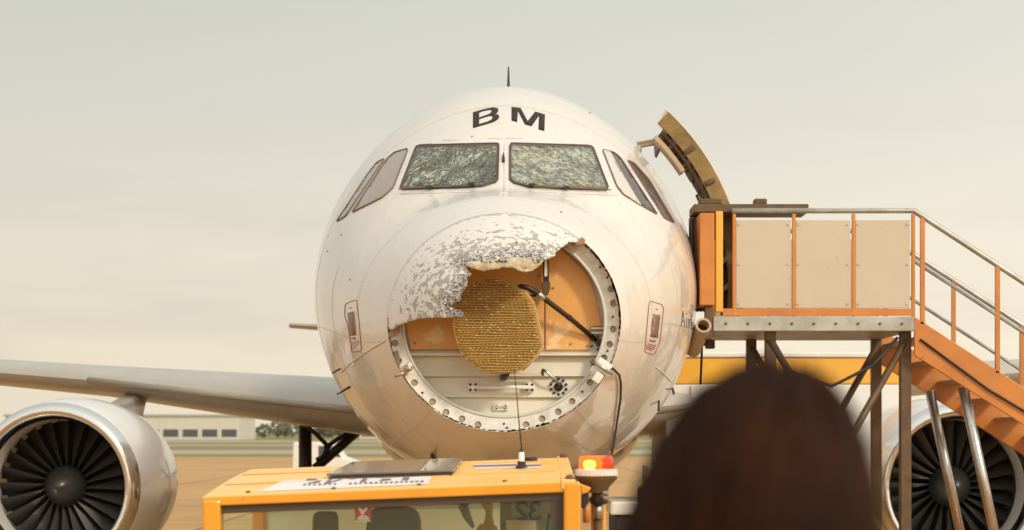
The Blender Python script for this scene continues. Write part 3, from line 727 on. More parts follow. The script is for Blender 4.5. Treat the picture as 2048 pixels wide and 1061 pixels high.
def studs(cx, cy, rx, ry, k, d, r, par, m_=None, name='bolt'):
    for i in range(k):
        a = 2*math.pi*(i+.5)/k; c = P(cx+rx*math.cos(a), cy+ry*math.sin(a), d); MB().lathe([(r, .012), (r, -.01), (r*.7, -.016)], c, (0, 1, 0), 8).build(name, m_ or M['black'], par)
studs(1196, 686, 14, 13, 6, DB-.02, .0085, bulk)
for px, py in ((830, 687), (1107, 576), (1078, 553), (1202, 576), (1175, 692), (1142, 688), (1100, 470)): MB().lathe([(.010, 0), (.010, -.008)], P(px, py, DB-.031), (0, 1, 0), 8).build('rivet', M['redbrown'], bulk)
# grab rail
hr = MB().tube([P(948, 775, DB-.10), P(1060, 775, DB-.10)], .0155, 10).build('grab_rail', M['white'], bulk, True)
for px in (946, 1059):
    c = P(px, 775, DB-.05); MB().lathe([(.044, .03), (.044, -.012), (.040, -.018), (.018, -.03), (.016, -.055)], c, (0, 1, 0), 20).build('rail_flange', M['white'], bulk, auto=True)
    studs(px, 775, 7.6, 7.6, 4, DB-.072, .0105, bulk)
# access plate
ap = plate(roundpoly([(986, 807), (1018, 807), (1018, 821.5), (986, 821.5)], 5, 3), DB-.055, .03, M['white'], 'access_plate', bulk, .004)
plate([(990, 812.5), (1015, 812.5), (1015, 816), (990, 816)], DB-.066, .012, M['steel'], 'plate_bar', bulk); studs(1002, 814.4, 13, 5, 4, DB-.058, .005, bulk)
# flower shaped cable gland
c = P(1117, 774, DB-.03); MB().lathe([(.034, .02), (.034, -.02), (.026, -.04), (.012, -.05)], c, (0, 1, 0), 16).build('cable_gland', M['darkmetal'], bulk, auto=True)
studs(1117, 774, 16, 15.5, 10, DB-.03, .0105, bulk)
MB().tube([P(1119, 770, DB-.08), P(1110, 758, DB-.11), P(1101, 752, DB-.12), P(1094, 744, DB-.12), P(1087, 741, DB-.12)], .0115, 8).build('waveguide', M['steel'], bulk, True)
plate([(1016, 742.5), (1086, 742.5), (1086, 748.5), (1016, 748.5)], DB-.13, .03, M['plank'], 'waveguide_arm', bulk, .003); plate([(1083, 738), (1088, 738), (1088, 752), (1083, 752)], DB-.14, .04, M['darkmetal'], 'arm_bracket', bulk)
# tilt actuator and support rod
ac = plate([(1086, 508), (1098, 508), (1098, 566), (1087, 566)], DB-.16, .07, M['black'], 'tilt_actuator', bulk, .006); plate([(1089, 519), (1094.5, 519), (1094.5, 553), (1089, 553)], DB-.165, .006, M['white'], 'actuator_label', ac)
plate([(1083, 563), (1100, 563), (1101, 576), (1096, 590), (1086, 590), (1083, 574)], DB-.17, .06, M['brown'], 'actuator_foot', ac, .006)
MB().tube([P(x, y, d) for x, y, d in ((1024, 590, DB-.25), (1032, 577, DB-.26), (1042, 573, DB-.26), (1056, 576, DB-.25), (1070, 584, DB-.23), (1085, 595, DB-.21), (1140, 637, DB-.13), (1196, 684, DB-.03))], [.014, .017, .019, .021, .022, .021, .019, .018], 10).build('support_rod', M['darkmetal'], bulk, True)
MB().lathe([(.020, -.032), (.026, -.02), (.026, .02), (.020, .032)], P(1082, 593, DB-.215), P(1140, 637, DB-.13)-P(1085, 595, DB-.21), 12).build('rod_collar', M['steel'], bulk, auto=True)
MB().lathe([(.022, -.015), (.022, .015)], P(1139, 636, DB-.132), P(1140, 637, DB-.13)-P(1085, 595, DB-.21), 10).build('rod_collar', M['darkmetal'], bulk, auto=True)
MB().lathe([(.030, -.03), (.030, .015)], P(1199, 686, DB-.03), (0, 1, 0), 12).build('rod_foot', M['darkmetal'], bulk, auto=True)
MB().tube([P(1040, 592, DB-.2), P(1075, 592, DB-.2)], .008, 6).build('thin_strut', M['darkmetal'], bulk, True)
MB().tube([P(1015, 735, DB-.25), P(1010, 752, DB-.18), P(1006, 756, DB-.05)], [.035, .03, .03], 8).build('scanner_mount', M['darkmetal'], bulk, True)

# ------------------------------------------------------------------ weather radar plate
RAD = [(975, 559), (992, 558), (1012, 562), (1030, 570), (1046, 582), (1058, 594), (1066, 606), (1070, 622), (1074, 640), (1080, 662), (1084, 686), (1084, 696), (1074, 710), (1058, 728), (1044, 740), (1028, 746), (1005, 748), (980, 746), (958, 738), (938, 724), (922, 706), (913, 684), (907, 660), (905, 636), (908, 612), (918, 594), (932, 577), (952, 564)]
DRD = 12.08
def rad_d(x, y): return DRD+(x-995)*.0006+(y-650)*-.0002          # the plate is turned a little
rad = MB(); front = [P(x, y, rad_d(x, y)) for x, y in RAD]; rad.prism(front, (.0, .05, 0)); radar = rad.build('weather_radar', M['gold'], air)
edge = MB(); e2 = [p+Vector((.004, .026, 0)) for p in front[4:15]]; edge.tube(e2, .0105, 6); M['pedge'] = mat('pinkish plate edge', (.62, .42, .30), .6, noise=(70, (.25, .13, .07), .8))
edge.build('plate_edge', M['pedge'], radar, True)
RI = inset(RAD, 2.2)
rows = MB(); slots = MB(); gl = MB(); y = 562.0; k = 0
while y < 746:
    xs = []
    for i in range(len(RI)):
        a, b = RI[i], RI[(i+1) % len(RI)]
        if (a[1] > y) != (b[1] > y): xs.append(a[0]+(b[0]-a[0])*(y-a[1])/(b[1]-a[1]))
    if len(xs) >= 2:
        x0, x1 = min(xs), max(xs); nn = max(2, int((x1-x0)/9)); pts = []
        for i in range(nn+1):
            x = x0+(x1-x0)*i/nn; pts.append(P(x, y+.8*math.sin(x*.05+k), rad_d(x, y)-.002))
        rows.tube(pts, .0066, 6)
        x = x0+3+(4 if k % 2 else 0)
        while x < x1-6:
            w = random.uniform(4.0, 6.0); d = rad_d(x, y)-.0105
            slots.box(*[tuple(q) for q in (Vector(P(x, y+3.5, d)), Vector(P(x+w, y+1.9, d+.008)))])
            if random.random() < .10:
                q = P(x+w*.4, y+.3, d-.001); gl.box(tuple(q-Vector((.008, .001, .003))), tuple(q+Vector((.008*random.uniform(.4, 1.4), .003, .003))))
            x += 8.2
    y += 5.2; k += 1
for mb, nm, m_ in ((rows, 'slot_rows', 'gold2'), (slots, 'slots', 'slot'), (gl, 'slot_glints', 'glint')):
    o = mb.build(nm, M[m_], radar, nm == 'slot_rows'); o['kind'] = 'stuff'

# ------------------------------------------------------------------ cockpit windows
WL = [(800.5, 377), (831, 297), (834, 293.5), (840, 291.4), (992, 287.8), (998, 289), (999, 295), (997, 359), (991, 367), (966, 374.5), (944, 377), (804, 380.5)]
WR = [(1018.5, 294), (1021.6, 288), (1029, 287.8), (1174, 292), (1182, 293.5), (1187, 298), (1216.5, 376), (1213.5, 382.3), (1115, 379.4), (1054, 375.8), (1027, 368.5), (1018, 360)]
cL = hull(915, 335); M['crackL'] = cracked_glass('windscreen crazed in a burst', (.10, .112, .09), (.45, .455, .365), (.022, .028, .030), 30, radial=tuple(cL), thr=.66)
M['crackR'] = cracked_glass('windscreen crazed all over', (.17, .182, .15), (.43, .445, .37), (.036, .043, .042), 38, thr=.60)
for nm, poly, cm in (('left', WL, 'crackL'), ('right', WR, 'crackR')):
    fr_ = patch('windscreen', poly, M['frame'], air, .013, [inset(poly, 2.6)], 0, .02, 4)
    patch('sealant_bead', inset(poly, 2.4), M['bead'], fr_, .010, [inset(poly, 4.6)], 0, .01, 4)
    patch('pane', inset(poly, 4.2), M[cm], fr_, .008, (), 7, .01, 5)
    fr_['label'] = 'windscreen shattered in a starburst' if nm == 'left' else 'windscreen crazed evenly all over'
for poly, cm in (([(817.6, 297), (788.6, 305.4), (773.6, 318.5), (703, 427), (766, 396), (787, 377)], 'ltan'), ([(771, 317), (753, 326), (734, 351), (672, 445.5), (692.5, 433.5)], 'lgrey'),
                 ([(1203.5, 299), (1228, 305.4), (1241, 316.7), (1315.5, 431), (1290, 416.6), (1245, 390), (1232, 373)], 'rdark'), ([(1253.3, 320), (1269.5, 328), (1298, 360), (1350, 448), (1328, 437.4)], 'rdark')):
    poly = roundpoly(poly, 5, 3)
    fr_ = patch('side_window', poly, M['sframe'], air, .010, [inset(poly, .8)], 0, .016, 2)
    patch('pane', inset(poly, .6), M[cm], fr_, .005, (), 3.5, .008, 2)
    if abs(poly[0][0]-1203) < 6:
        sh = roundpoly([(1205, 301), (1220, 305), (1231, 326), (1282, 411), (1280, 412), (1246, 389), (1233, 372)], 4, 3); patch('sun_shade', sh, M['rcream'], fr_, .011, (), 3.5, .003, 2)
# wipers
for pts in (([(802, 384), (852, 381.5), (860, 381)]), ([(903, 380), (925, 377.5), (944, 375.5)]), ([(1062, 377.5), (1098, 381), (1128, 382)]), ([(1130, 382), (1180, 384), (1218, 386)])):
    w = skinline('wiper', pts, M['sframe'], air, .0055, .03, 8, 6)
    c = hull(*(pts[-1] if pts[0][0] < 1000 else pts[0]), .03); MB().box(tuple(c-Vector((.025, .012, .012))), tuple(c+Vector((.025, .012, .012)))).build('wiper_pivot', M['black'], w)
# ice probe on the centre post, seams and small rivets
MB().tube([hull(1007, 326, .012), hull(1007, 318, .02), hull(1007, 309, .02)], [.012, .010, .002], 8).build('ice_detector', M['black'], air, True)
skinline('panel_seam', [(640, 392), (700, 391), (800, 389), (900, 386), (1003, 384), (1013, 384), (1100, 386), (1200, 390), (1235, 392)][2:], M['thin'], air, .0022, .0005)
skinline('panel_seam', [(1008, 290), (1008, 384)], M['thin'], air, .0022, .0005)
skinline('panel_seam', [(886, 281), (918, 281)], M['thin'], air, .002, .0005); skinline('panel_seam', [(975, 278), (1006, 278)], M['thin'], air, .002, .0005); skinline('panel_seam', [(1012, 278), (1045, 277.5)], M['thin'], air, .002, .0005)
for px, py in ((944, 274), (683, 470), (655, 503), (1180, 226), (700, 560), (1122, 425)): MB().lathe([(.009, 0), (.007, .008)], hull(px, py), normal(hull(px, py)), 8).build('static_stud', M['greytext'], air)
for i in range(11): MB().lathe([(.0035, -.001), (.003, .002)], hull(1008.5, 291+i*8.2), normal(hull(1008.5, 291+i*8.2)), 6).build('rivet', M['greytext'], air)
M['joint'] = mat('skin lap joint', (.47, .42, .36), .6)
def secpt(y, a, off=.0008):
    t, b, w, zc = section(y); c = math.cos(a); sn = math.sin(a); q = 2/expo(y) if c > 0 else 1
    p = Vector((w*math.copysign(abs(sn)**q, sn), y, zc+(t-zc)*c**q if c > 0 else zc+(zc-b)*c)); return p+normal(p)*off
for y, a0, a1 in ((1.50, 42, 318), (3.55, -118, 118), (2.35, 74, 150), (2.35, 210, 286)):
    k = 70; MB().tube([secpt(y, R(a0+(a1-a0)*i/k)) for i in range(k+1)], .0016, 4).build('skin_joint', M['joint'], air, True)
for a, y0, y1 in ((-100, .85, 5.5), (100, .85, 5.5), (-142, .85, 5.5), (142, .85, 5.5), (-52, 3.56, 6.5), (52, 3.56, 6.5)):
    k = 40; MB().tube([secpt(y0+(y1-y0)*i/k, R(a)) for i in range(k+1)], .0016, 4).build('skin_joint', M['joint'], air, True)
rv = MB()
for y, a0, a1 in ((1.475, 42, 318), (1.525, 42, 318)):
    for i in range(150):
        p = secpt(y, R(a0+(a1-a0)*i/149), .0); n_ = normal(p); rv.lathe([(.0035, -.001), (.003, .0012)], p, n_, 6)
o = rv.build('rivets', M['joint'], air); o['kind'] = 'stuff'
# registration letters
def zb(q): return (930+q[0]/5.305, 200+q[1]/5.305)
Bo = [(85, 135), (170, 110), (250, 90), (300, 82), (335, 87), (354, 102), (352, 122), (338, 142), (318, 152), (345, 156), (364, 172), (360, 195), (338, 217), (300, 238), (230, 260), (85, 302)]
Bh = [[(150, 137), (205, 119), (255, 108), (280, 112), (282, 126), (265, 148), (220, 165), (150, 190)], [(150, 208), (205, 190), (260, 173), (288, 176), (294, 192), (282, 212), (245, 231), (150, 260)]]
Mo = [(493, 78), (590, 88), (665, 228), (745, 127), (848, 158), (842, 333), (778, 315), (786, 168), (705, 283), (635, 262), (562, 120), (553, 240), (493, 220)]
reg = patch('registration_letter', [zb(q) for q in Bo], M['letter'], air, .003, [[zb(q) for q in h] for h in Bh], 5, .003, 4)
patch('registration_letter', [zb(q) for q in Mo], M['letter'], air, .003, (), 5, .003, 4)
for s_ in (-1, 1):
    for i in range(26):
        y = 7.2+i*.533; p = secpt(y, R(79)*s_, .0); n_ = normal(p); up = Vector((0, 0, 1))-n_*n_.z; up.normalize(); q = [p+n_*.004+Vector((0, 1, 0))*.115*math.copysign(abs(math.cos(a))**.6, math.cos(a))+up*.165*math.copysign(abs(math.sin(a))**.6, math.sin(a)) for a in [2*math.pi*k/16 for k in range(16)]]
        MB().prism(q, -n_*.02).build('cabin_window', M['bwin'], air)
# doorway behind the stairs, black shell painted for its unlit inside
dv = []
for i in range(11):
    a = R(52+48*i/10); dv.append([secpt(5.45, a, .004), secpt(6.25, a, .004), secpt(6.25, a, -.03), secpt(5.45, a, -.03)])
MB().loft(dv).build('doorway', M['black'], air)
# port placards
def placard(out, rect, dot, lines):
    o_ = roundpoly(out, 5, 4); p = patch('port_placard', o_, M['redline'], air, .003, [inset(o_, 1.15)], 0, .002, 3)
    patch('port_plate', rect, M['portplate'], p, .006, (), 6, .006, 4)
    patch('plate_rim', [tuple(Vector(q)) for q in inset(rect, -1)], M['redtext'], p, .004, (), 0, .003, 4)
    for a, b, m_, r in lines: skinline('print_line', [a, b], M[m_], p, r, .001, 4, 5)
    skinline('print_line', [dot, (dot[0]+3, dot[1]+.5)], M['greytext'], p, .006, .001, 4, 5)
placard([(690, 608), (714, 598.5), (718.5, 640), (724, 702), (704, 706.5), (696, 655), (689, 632)], [(696.5, 627), (707.5, 624), (711.5, 670), (701, 671)], (700, 616),
        [((704, 677.5), (711, 676.5), 'greytext', .009), ((702.5, 686), (717, 682), 'redtext', .004), ((703, 689), (718, 685), 'redtext', .004), ((704, 692.5), (716, 689.5), 'redtext', .004), ((705, 696), (713, 694), 'redtext', .003)])
placard([(1299, 601.5), (1324.5, 609), (1327.5, 619), (1320, 684), (1309, 711), (1288.5, 705.5), (1297, 610)], [(1306, 629), (1319, 631.5), (1314, 675), (1301.5, 673)], (1311, 618.5),
        [((1299, 680.5), (1310, 682.5), 'greytext', .010), ((1294.5, 687), (1311, 691.5), 'redtext', .0055), ((1293.5, 690.5), (1309.5, 694.5), 'redtext', .0055), ((1292.5, 694), (1308.5, 698), 'redtext', .0055), ((1292, 697.5), (1303, 700), 'redtext', .0055)])
# thin lettering on the left cheek: A i r b
for pts in ([(1362, 653), (1365.5, 623), (1369.5, 655)], [(1363.5, 642), (1368.2, 643.5)], [(1373, 636), (1373.5, 657)], [(1373, 627), (1373.2, 630)], [(1377.5, 638), (1377.8, 659)], [(1377.6, 643), (1380.5, 639)], [(1382.5, 630), (1382.5, 661)], [(1382.6, 645), (1385.2, 647), (1385.2, 657), (1382.6, 660)]):
    skinline('cheek_letter', pts, M['letter'], air, .0038, .001, 4, 5)
# probes and clamps
for pts, r in (([(700, 774), (692, 779), (684, 783)], .010), ([(680, 738), (676, 742)], .008), ([(870, 917), (868, 905), (871, 899)], .012), ([(862, 909), (868, 907), (873, 906)], .008), ([(1345, 777), (1338, 782)], .012), ([(1318, 802), (1308, 815)], .010)):
    MB().tube([hull(pts[0][0], pts[0][1], .0)]+[hull(x, y, .05) for x, y in pts[1:]], r, 7).build('probe', M['darkmetal'], air, True)
skinline('static_cord', [(770, 682), (730, 706), (700, 728), (683, 745)], M['cord'], air, .0055, .006); skinline('static_cord', [(1311, 734), (1328, 748), (1344, 766)], M['cord'], air, .0045, .005)
def clampset(c, sx):
    b = MB().box((-.07, -.03, -.045), (.045, .03, .045), Matrix.Translation(c) @ Matrix.Rotation(R(35*sx), 4, 'Y'), .008).build('test_clamp', M['white'], air, auto=True)
    MB().box((-.03, -.03, -.13), (.035, .02, -.055), Matrix.Translation(c) @ Matrix.Rotation(R(35*sx), 4, 'Y'), .007).build('clamp_jaw', M['white'], b, auto=True)
    MB().tube([c+Vector((-.10*sx, -.04, .05)), c+Vector((.06*sx, -.045, -.055))], .014, 10).build('clamp_pin', M['steel'], b, True)
    MB().lathe([(.02, -.015), (.02, .015)], c+Vector((-.09*sx, -.03, .03)), (1, 0, .3), 10).build('clamp_knob', M['brown'], b, auto=True)
    return b
cr_ = clampset(P(1209, 735, 12.22), 1)
def clampleft():
    c = P(813, 738, 12.25); b = MB().box((-.05, -.02, -.03), (.05, .02, .03), Matrix.Translation(c) @ Matrix.Rotation(R(-40), 4, 'Y'), .008).build('test_clamp', M['doorlin'], air, auto=True)
    MB().tube([P(790, 753, 12.22), P(808, 746, 12.2)], [.012, .012], 8).build('clamp_pin', M['steel'], b, True); MB().tube([P(812, 737, 12.2), P(824, 738, 12.2)], .016, 8).build('clamp_knob', M['steel'], b, True)
    MB().lathe([(.018, -.01), (.018, .012)], P(820, 730, 12.2), (0, 1, 0), 8).build('clamp_knob', M['white'], b, auto=True)
clampleft()
MB().tube([P(1216, 737, 12.2), P(1226, 738, 12.2)]+[hull(x, y, .02) for x, y in ((1234, 748), (1237.5, 765), (1237, 795), (1233, 825), (1228, 860), (1224, 890), (1222, 912))]+[Vector((.75, 1.6, 1.5)), Vector((.8, 1.4, .6)), Vector((.8, 1.0, .02))], .0095, 7).build('test_cable', M['darkmetal'], cr_, True)

# ------------------------------------------------------------------ open passenger door
door_c = Vector((0, 0, 3.75))
def arcpt(r, a, y): r *= 1.028; y += .62; return Vector((r*math.sin(R(a)), y, 3.75+r*math.cos(R(a))))
def shell(r0, r1, a0, a1, y0, y1, n=18):
    mb = MB(); rings = []
    for i in range(n+1):
        a = a0+(a1-a0)*i/n; rings.append([arcpt(r0, a, y0), arcpt(r1, a, y0), arcpt(r1, a, y1), arcpt(r0, a, y1)])
    return mb.loft(rings)
door = shell(2.273, 2.285, 42.0, 97, 3.97, 4.80).build('passenger_door', M['paint'], air, auto=True)
shell(2.125, 2.271, 43.0, 96, 3.96, 4.0).build('door_frame', M['doorin'], door, auto=True)
shell(2.225, 2.253, 44, 96, 4.03, 4.74).build('door_inside', M['doorin'], door, auto=True); shell(2.16, 2.253, 44, 96, 4.745, 4.79).build('door_frame', M['doorin'], door, auto=True)
for a in (49, 55, 61.5, 68, 75, 82, 89): shell(2.17, 2.224, a-.7, a+.7, 4.03, 4.74, 3).build('door_beam', M['doorin'], door, auto=True)
for a in (53.5, 63, 70.5): MB().box((-.05, -.03, -.025), (.05, .03, .025), Matrix.Translation(arcpt(2.185, a, 3.96)) @ Matrix.Rotation(R(a-90), 4, 'Y'), .01).build('door_latch', M['brown'], door, auto=True)
shell(2.005, 2.045, 44.8, 57.0, 4.02, 4.25, 8).build('door_lining', M['doorlin'], door, auto=True)
for i in range(9):
    a = 47+i*1.6; q0 = arcpt(2.05, a, 4.1); q1 = arcpt(2.15, a+random.uniform(-2, 2), 4.1); MB().tube([q0, q1], random.uniform(.014, .03), 7).build('door_mechanism', M['brown'], door, True)
shell(2.085, 2.115, 46, 80, 4.02, 4.10, 10).build('door_rail', M['brown'], door, auto=True)
for i in range(6):
    a = 59+i*3.4; MB().box((-.03, -.05, -.05), (.03, .05, .05), Matrix.Translation(arcpt(2.10+random.uniform(-.03, .02), a, 4.12)) @ Matrix.Rotation(R(a-90+random.uniform(-15, 15)), 4, 'Y'), .008).build('door_mechanism', M['brown'], door, auto=True)
MB().tube([P(1393, 390, 16.2), P(1399, 405, 16.2), P(1409, 404, 16.2), P(1406, 385, 16.2)], .014, 7).build('door_handle', M['darkmetal'], door, True)
for y0, y1 in ((287.5, 279), (294.5, 286)): MB().tube([P(1274, y0, 16.4), P(1321, y1, 16.4)], .016, 8).build('door_arm', M['doorlin'], door, True)
MB().tube([P(1279, 292, 16.4), P(1277, 320, 16.4)], .024, 8).build('door_arm', M['paint'], door, True)
MB().prism([P(1316, 272, 16.3), P(1321, 275, 16.3), P(1322, 300, 16.3), P(1318, 297, 16.3)], (0, .5, 0)).build('arm_cover', M['brown'], door)

# ------------------------------------------------------------------ boarding stairs at the door
st = empty('boarding_stairs', (4.0, 5.4, 0), 'orange mobile boarding stairs docked at the airliner open front door', 'boarding stairs')
Y0, Y1 = 4.15, 5.75
def sb(name, a, b, m_, bevel=.006, par=None): return MB().box(a, b).build(name, M[m_], par or st, bevel=bevel)
sb('platform', (1.98, Y0, 3.28), (3.9, Y1, 3.42), 'alu')
sb('guard_panel', (1.845, Y0-.06, 3.52), (1.985, Y0+.32, 4.40), 'stair', .012); sb('guard_panel', (2.0, Y0-.03, 3.46), (2.07, Y0+.02, 4.42), 'amber', .008)
sb('guard_leg', (1.90, Y0-.02, 3.2), (1.97, Y0+.06, 3.52), 'brown')
# canopy mechanism seen over the guard
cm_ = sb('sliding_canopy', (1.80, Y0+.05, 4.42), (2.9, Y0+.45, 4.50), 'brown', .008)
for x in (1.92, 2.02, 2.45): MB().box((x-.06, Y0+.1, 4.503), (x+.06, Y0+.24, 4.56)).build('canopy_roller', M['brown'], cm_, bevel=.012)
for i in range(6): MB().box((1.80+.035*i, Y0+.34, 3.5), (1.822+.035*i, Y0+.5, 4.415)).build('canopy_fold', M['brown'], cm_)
tb = MB(); c0, c1 = P(1407, 651, 15.5), P(1384, 706, 16.15)
tb.lathe([(.075, 0), (.075, .62), (.055, .62), (.055, 0), (.075, 0)], c0, (c1-c0), 20, False); tb.build('bumper_roll', M['doorlin'], st, auto=True)
MB().lathe([(.054, .12), (.01, .121)], c0, (c1-c0), 16).build('bumper_core', M['black'], st)
for i in range(5): q = P(1395+i*6, 680+random.uniform(-8, 14), 16.5); MB().box(tuple(q-Vector((.04, .05, .04))), tuple(q+Vector((.05, .05, .05)))).build('docking_gear', M['brown'], st, bevel=.01)
MB().tube([P(1404, 690, 16.4), P(1403, 722, 16.4), P(1401, 770, 16.4)], .012, 6).build('hydraulic_hose', M['black'], st, True)
# balustrade on the platform (both sides)
for yy in (Y0, Y1-.04):
    for i in range(3): sb('balustrade_panel', (2.20+i*.57, yy+.012, 3.50), (2.72+i*.57, yy+.028, 4.34), 'stpanel', .003)
    for i in range(4): sb('balustrade_post', (2.165+i*.57, yy, 3.42), (2.198+i*.57, yy+.04, 4.40), 'stair')
    MB().tube([(2.16, yy+.02, 4.43), (3.9, yy+.02, 4.43), (8.4, yy+.02, 1.50), (8.5, yy+.02, 1.0)], .028, 10).build('handrail', M['alu'], st, True)
    MB().tube([(3.9, yy+.02, 3.95), (8.4, yy+.02, 1.02)], .018, 8).build('handrail', M['alu'], st, True)
    for i in range(7):
        t = i/6; x = 3.98+t*4.3; z = 3.40-(x-3.9)*.651; MB().box((x-.02, yy, z), (x+.02, yy+.04, z+1.02)).build('stair_post', M['stair'], st)
    MB().prism([(3.9, yy, 3.42), (8.5, yy, .42), (8.5, yy, .12), (3.9, yy, 3.05)], (0, .035, 0)).build('stringer', M['stair'], st, bevel=.005)
for i in range(15):
    x = 3.92+i*.30; z = 3.42-.19*(i+1); sb('step', (x, Y0+.05, z-.03), (x+.29, Y1-.05, z), 'alu', .004)
for i in range(3):
    for x in (2.225, 2.695):
        for z in (3.54, 3.92, 4.30): MB().lathe([(.012, 0), (.012, -.008)], (x+i*.57, Y0+.012, z), (0, 1, 0), 8).build('bolt', M['steel'], st)
sb('kick_plate', (2.07, Y0+.002, 3.425), (3.88, Y0+.010, 3.495), 'stair', .002)
for i in range(9): MB().lathe([(.013, 0), (.013, -.01)], (2.1+i*.21, Y0, 3.35), (0, 1, 0), 8).build('bolt', M['brown'], st)
MB().tube([(2.5, Y0+.05, 3.2), (2.7, Y0+.0, 2.9), (3.1, Y0-.03, 2.75), (3.5, Y0+.0, 2.95), (3.75, Y0+.05, 3.22)], .016, 8).build('hydraulic_hose', M['black'], st, True)
MB().tube([(3.95, Y0-.01, 3.2), (4.6, Y0-.02, 2.72), (5.3, Y0-.02, 2.30), (6.2, Y0-.01, 1.75)], .012, 6).build('hydraulic_hose', M['black'], st, True)
# undercarriage
sb('chassis', (2.3, Y0+.1, .55), (8.7, Y1-.1, .85), 'stair', .02)
for x in (2.5, 3.8):
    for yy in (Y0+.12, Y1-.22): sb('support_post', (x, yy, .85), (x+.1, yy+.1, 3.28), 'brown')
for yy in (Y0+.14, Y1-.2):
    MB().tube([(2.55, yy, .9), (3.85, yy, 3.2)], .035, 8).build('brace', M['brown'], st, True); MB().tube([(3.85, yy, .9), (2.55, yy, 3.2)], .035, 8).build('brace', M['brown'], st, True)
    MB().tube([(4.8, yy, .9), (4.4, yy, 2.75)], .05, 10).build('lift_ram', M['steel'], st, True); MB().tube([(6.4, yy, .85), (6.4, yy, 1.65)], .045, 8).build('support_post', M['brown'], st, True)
for x in (3.2, 7.4):
    for yy in (Y0+.12, Y1-.12):
        w = MB().lathe([(.2, -.12), (.38, -.12), (.42, -.06), (.42, .06), (.38, .12), (.2, .12)], (x, yy, .42), (0, 1, 0), 24).build('wheel', M['tyre'], st, auto=True); MB().lathe([(.05, -.13), (.22, -.10), (.22, .10), (.05, .13)], (x, yy, .42), (0, 1, 0), 16).build('rim', M['steel'], w, auto=True)

# catering truck beyond the stairs
ct = empty('catering_truck', (4.4, 13, 0), 'white high-sided truck with amber upper band parked behind the stairs', 'truck')
def cb(name, a, b, m_, bevel=.02, par=None): return MB().box(a, b).build(name, M[m_], par or ct, bevel=bevel)
bd = cb('box_body', (2.25, 11.8, 1.2), (5.6, 14.2, 3.00), 'truck'); cb('amber_band', (2.25, 11.8, 3.003), (5.6, 14.2, 3.38), 'amber', .02); cb('roof_edge', (2.22, 11.77, 3.383), (5.63, 14.23, 3.46), 'truck')
cb('cab', (5.75, 11.9, .7), (7.5, 14.1, 2.55), 'truck', .08); cb('windscreen', (6.0, 11.88, 1.7), (7.3, 11.895, 2.35), 'bwin', .004); cb('chassis', (2.3, 12.0, .55), (7.4, 14.0, .85), 'black')
for i in range(5): cb('body_rib', (2.6+i*.65, 11.775, 1.25), (2.64+i*.65, 11.797, 2.98), 'truck', .004)
for x in (3.0, 6.6):
    for yy in (12.0, 13.95): MB().lathe([(.2, -.14), (.44, -.14), (.5, -.08), (.5, .08), (.44, .14), (.2, .14)], (x, yy, .5), (0, 1, 0), 24).build('wheel', M['tyre'], ct, auto=True)

# ------------------------------------------------------------------ tow tractor in the foreground
TN, TF = 7.3, 8.9
tug = empty('tow_tractor', (-.5, -3.4, 0), 'amber yellow aircraft tow tractor with lit roof beacon and 32 in its cab', 'tow tractor')
def A(u, w, h=0.0):
    """roof coordinates: u 0 left..1 right, w 0 near..1 far, h up"""
    NL, NR, FL, FR = P(404, 994, TN), P(1124, 963, TN), P(500, 939, TF), P(1114, 916, TF)
    p = NL.lerp(NR, u).lerp(FL.lerp(FR, u), w); return p+Vector((0, 0, h+.018*math.sin(math.pi*max(0, min(1, w)))*.6))
def quadprism(u0, u1, w0, w1, h0, h1, nu=8, nw=4):
    mb = MB(); V = []; idx = {}
    for lay, h in ((0, h0), (1, h1)):
        for j in range(nw+1):
            for i in range(nu+1): idx[(lay, i, j)] = len(V); V.append(A(u0+(u1-u0)*i/nu, w0+(w1-w0)*j/nw, h))
    Fc = []
    for lay in (0, 1):
        for j in range(nw):
            for i in range(nu): q = (idx[(lay, i, j)], idx[(lay, i+1, j)], idx[(lay, i+1, j+1)], idx[(lay, i, j+1)]); Fc.append(q if lay else q[::-1])
    for i in range(nu):
        Fc.append((idx[(0, i, 0)], idx[(0, i+1, 0)], idx[(1, i+1, 0)], idx[(1, i, 0)])); Fc.append((idx[(1, i, nw)], idx[(1, i+1, nw)], idx[(0, i+1, nw)], idx[(0, i, nw)]))
    for j in range(nw):
        Fc.append((idx[(0, 0, j+1)], idx[(0, 0, j)], idx[(1, 0, j)], idx[(1, 0, j+1)])); Fc.append((idx[(0, nu, j)], idx[(0, nu, j+1)], idx[(1, nu, j+1)], idx[(1, nu, j)]))
    return mb.add(V, Fc)
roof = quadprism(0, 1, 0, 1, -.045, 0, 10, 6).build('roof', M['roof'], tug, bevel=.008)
MB().loft([[P(x, y0, TN-.022), P(x, y1, TN-.022), P(x, y1, TN+.004), P(x, y0, TN+.004)] for x, y0, y1 in ((404, 995, 1013), (1128, 964.5, 985))]).build('roof_fascia', M['yellow'], roof, bevel=.006)
# right side rail and pillar
rl = MB().loft([[P(1122, 960, TN-.03), P(1151, 960, TN-.03), P(1151, 980, TN-.03), P(1122, 980, TN-.03)], [P(1113, 913, TF), P(1136, 913, TF), P(1136, 930, TF), P(1113, 930, TF)]]).build('roof_rail', M['roof'], tug, bevel=.008)
for px, py, d in ((1139, 959, TN+.02), (1127, 914, TF-.1)): MB().lathe([(.022, -.004), (.022, .006), (.014, .016), (.008, .02)], P(px, py, d), (0, 0, 1), 10).build('bolt', M['brown'], rl, auto=True)
def post(name, x0, x1, y0, d, th, m_, z1=.95, bevel=.012):
    a = P(x0, y0, d); b = P(x1, y0, d); return MB().box((a.x, a.y, z1), (b.x, a.y+th, a.z)).build(name, M[m_], tug, bevel=bevel)
post('pillar', 1127.5, 1161, 964, TN-.035, .10, 'yellow'); post('pillar', 404, 440, 1000, TN-.03, .10, 'yellow')
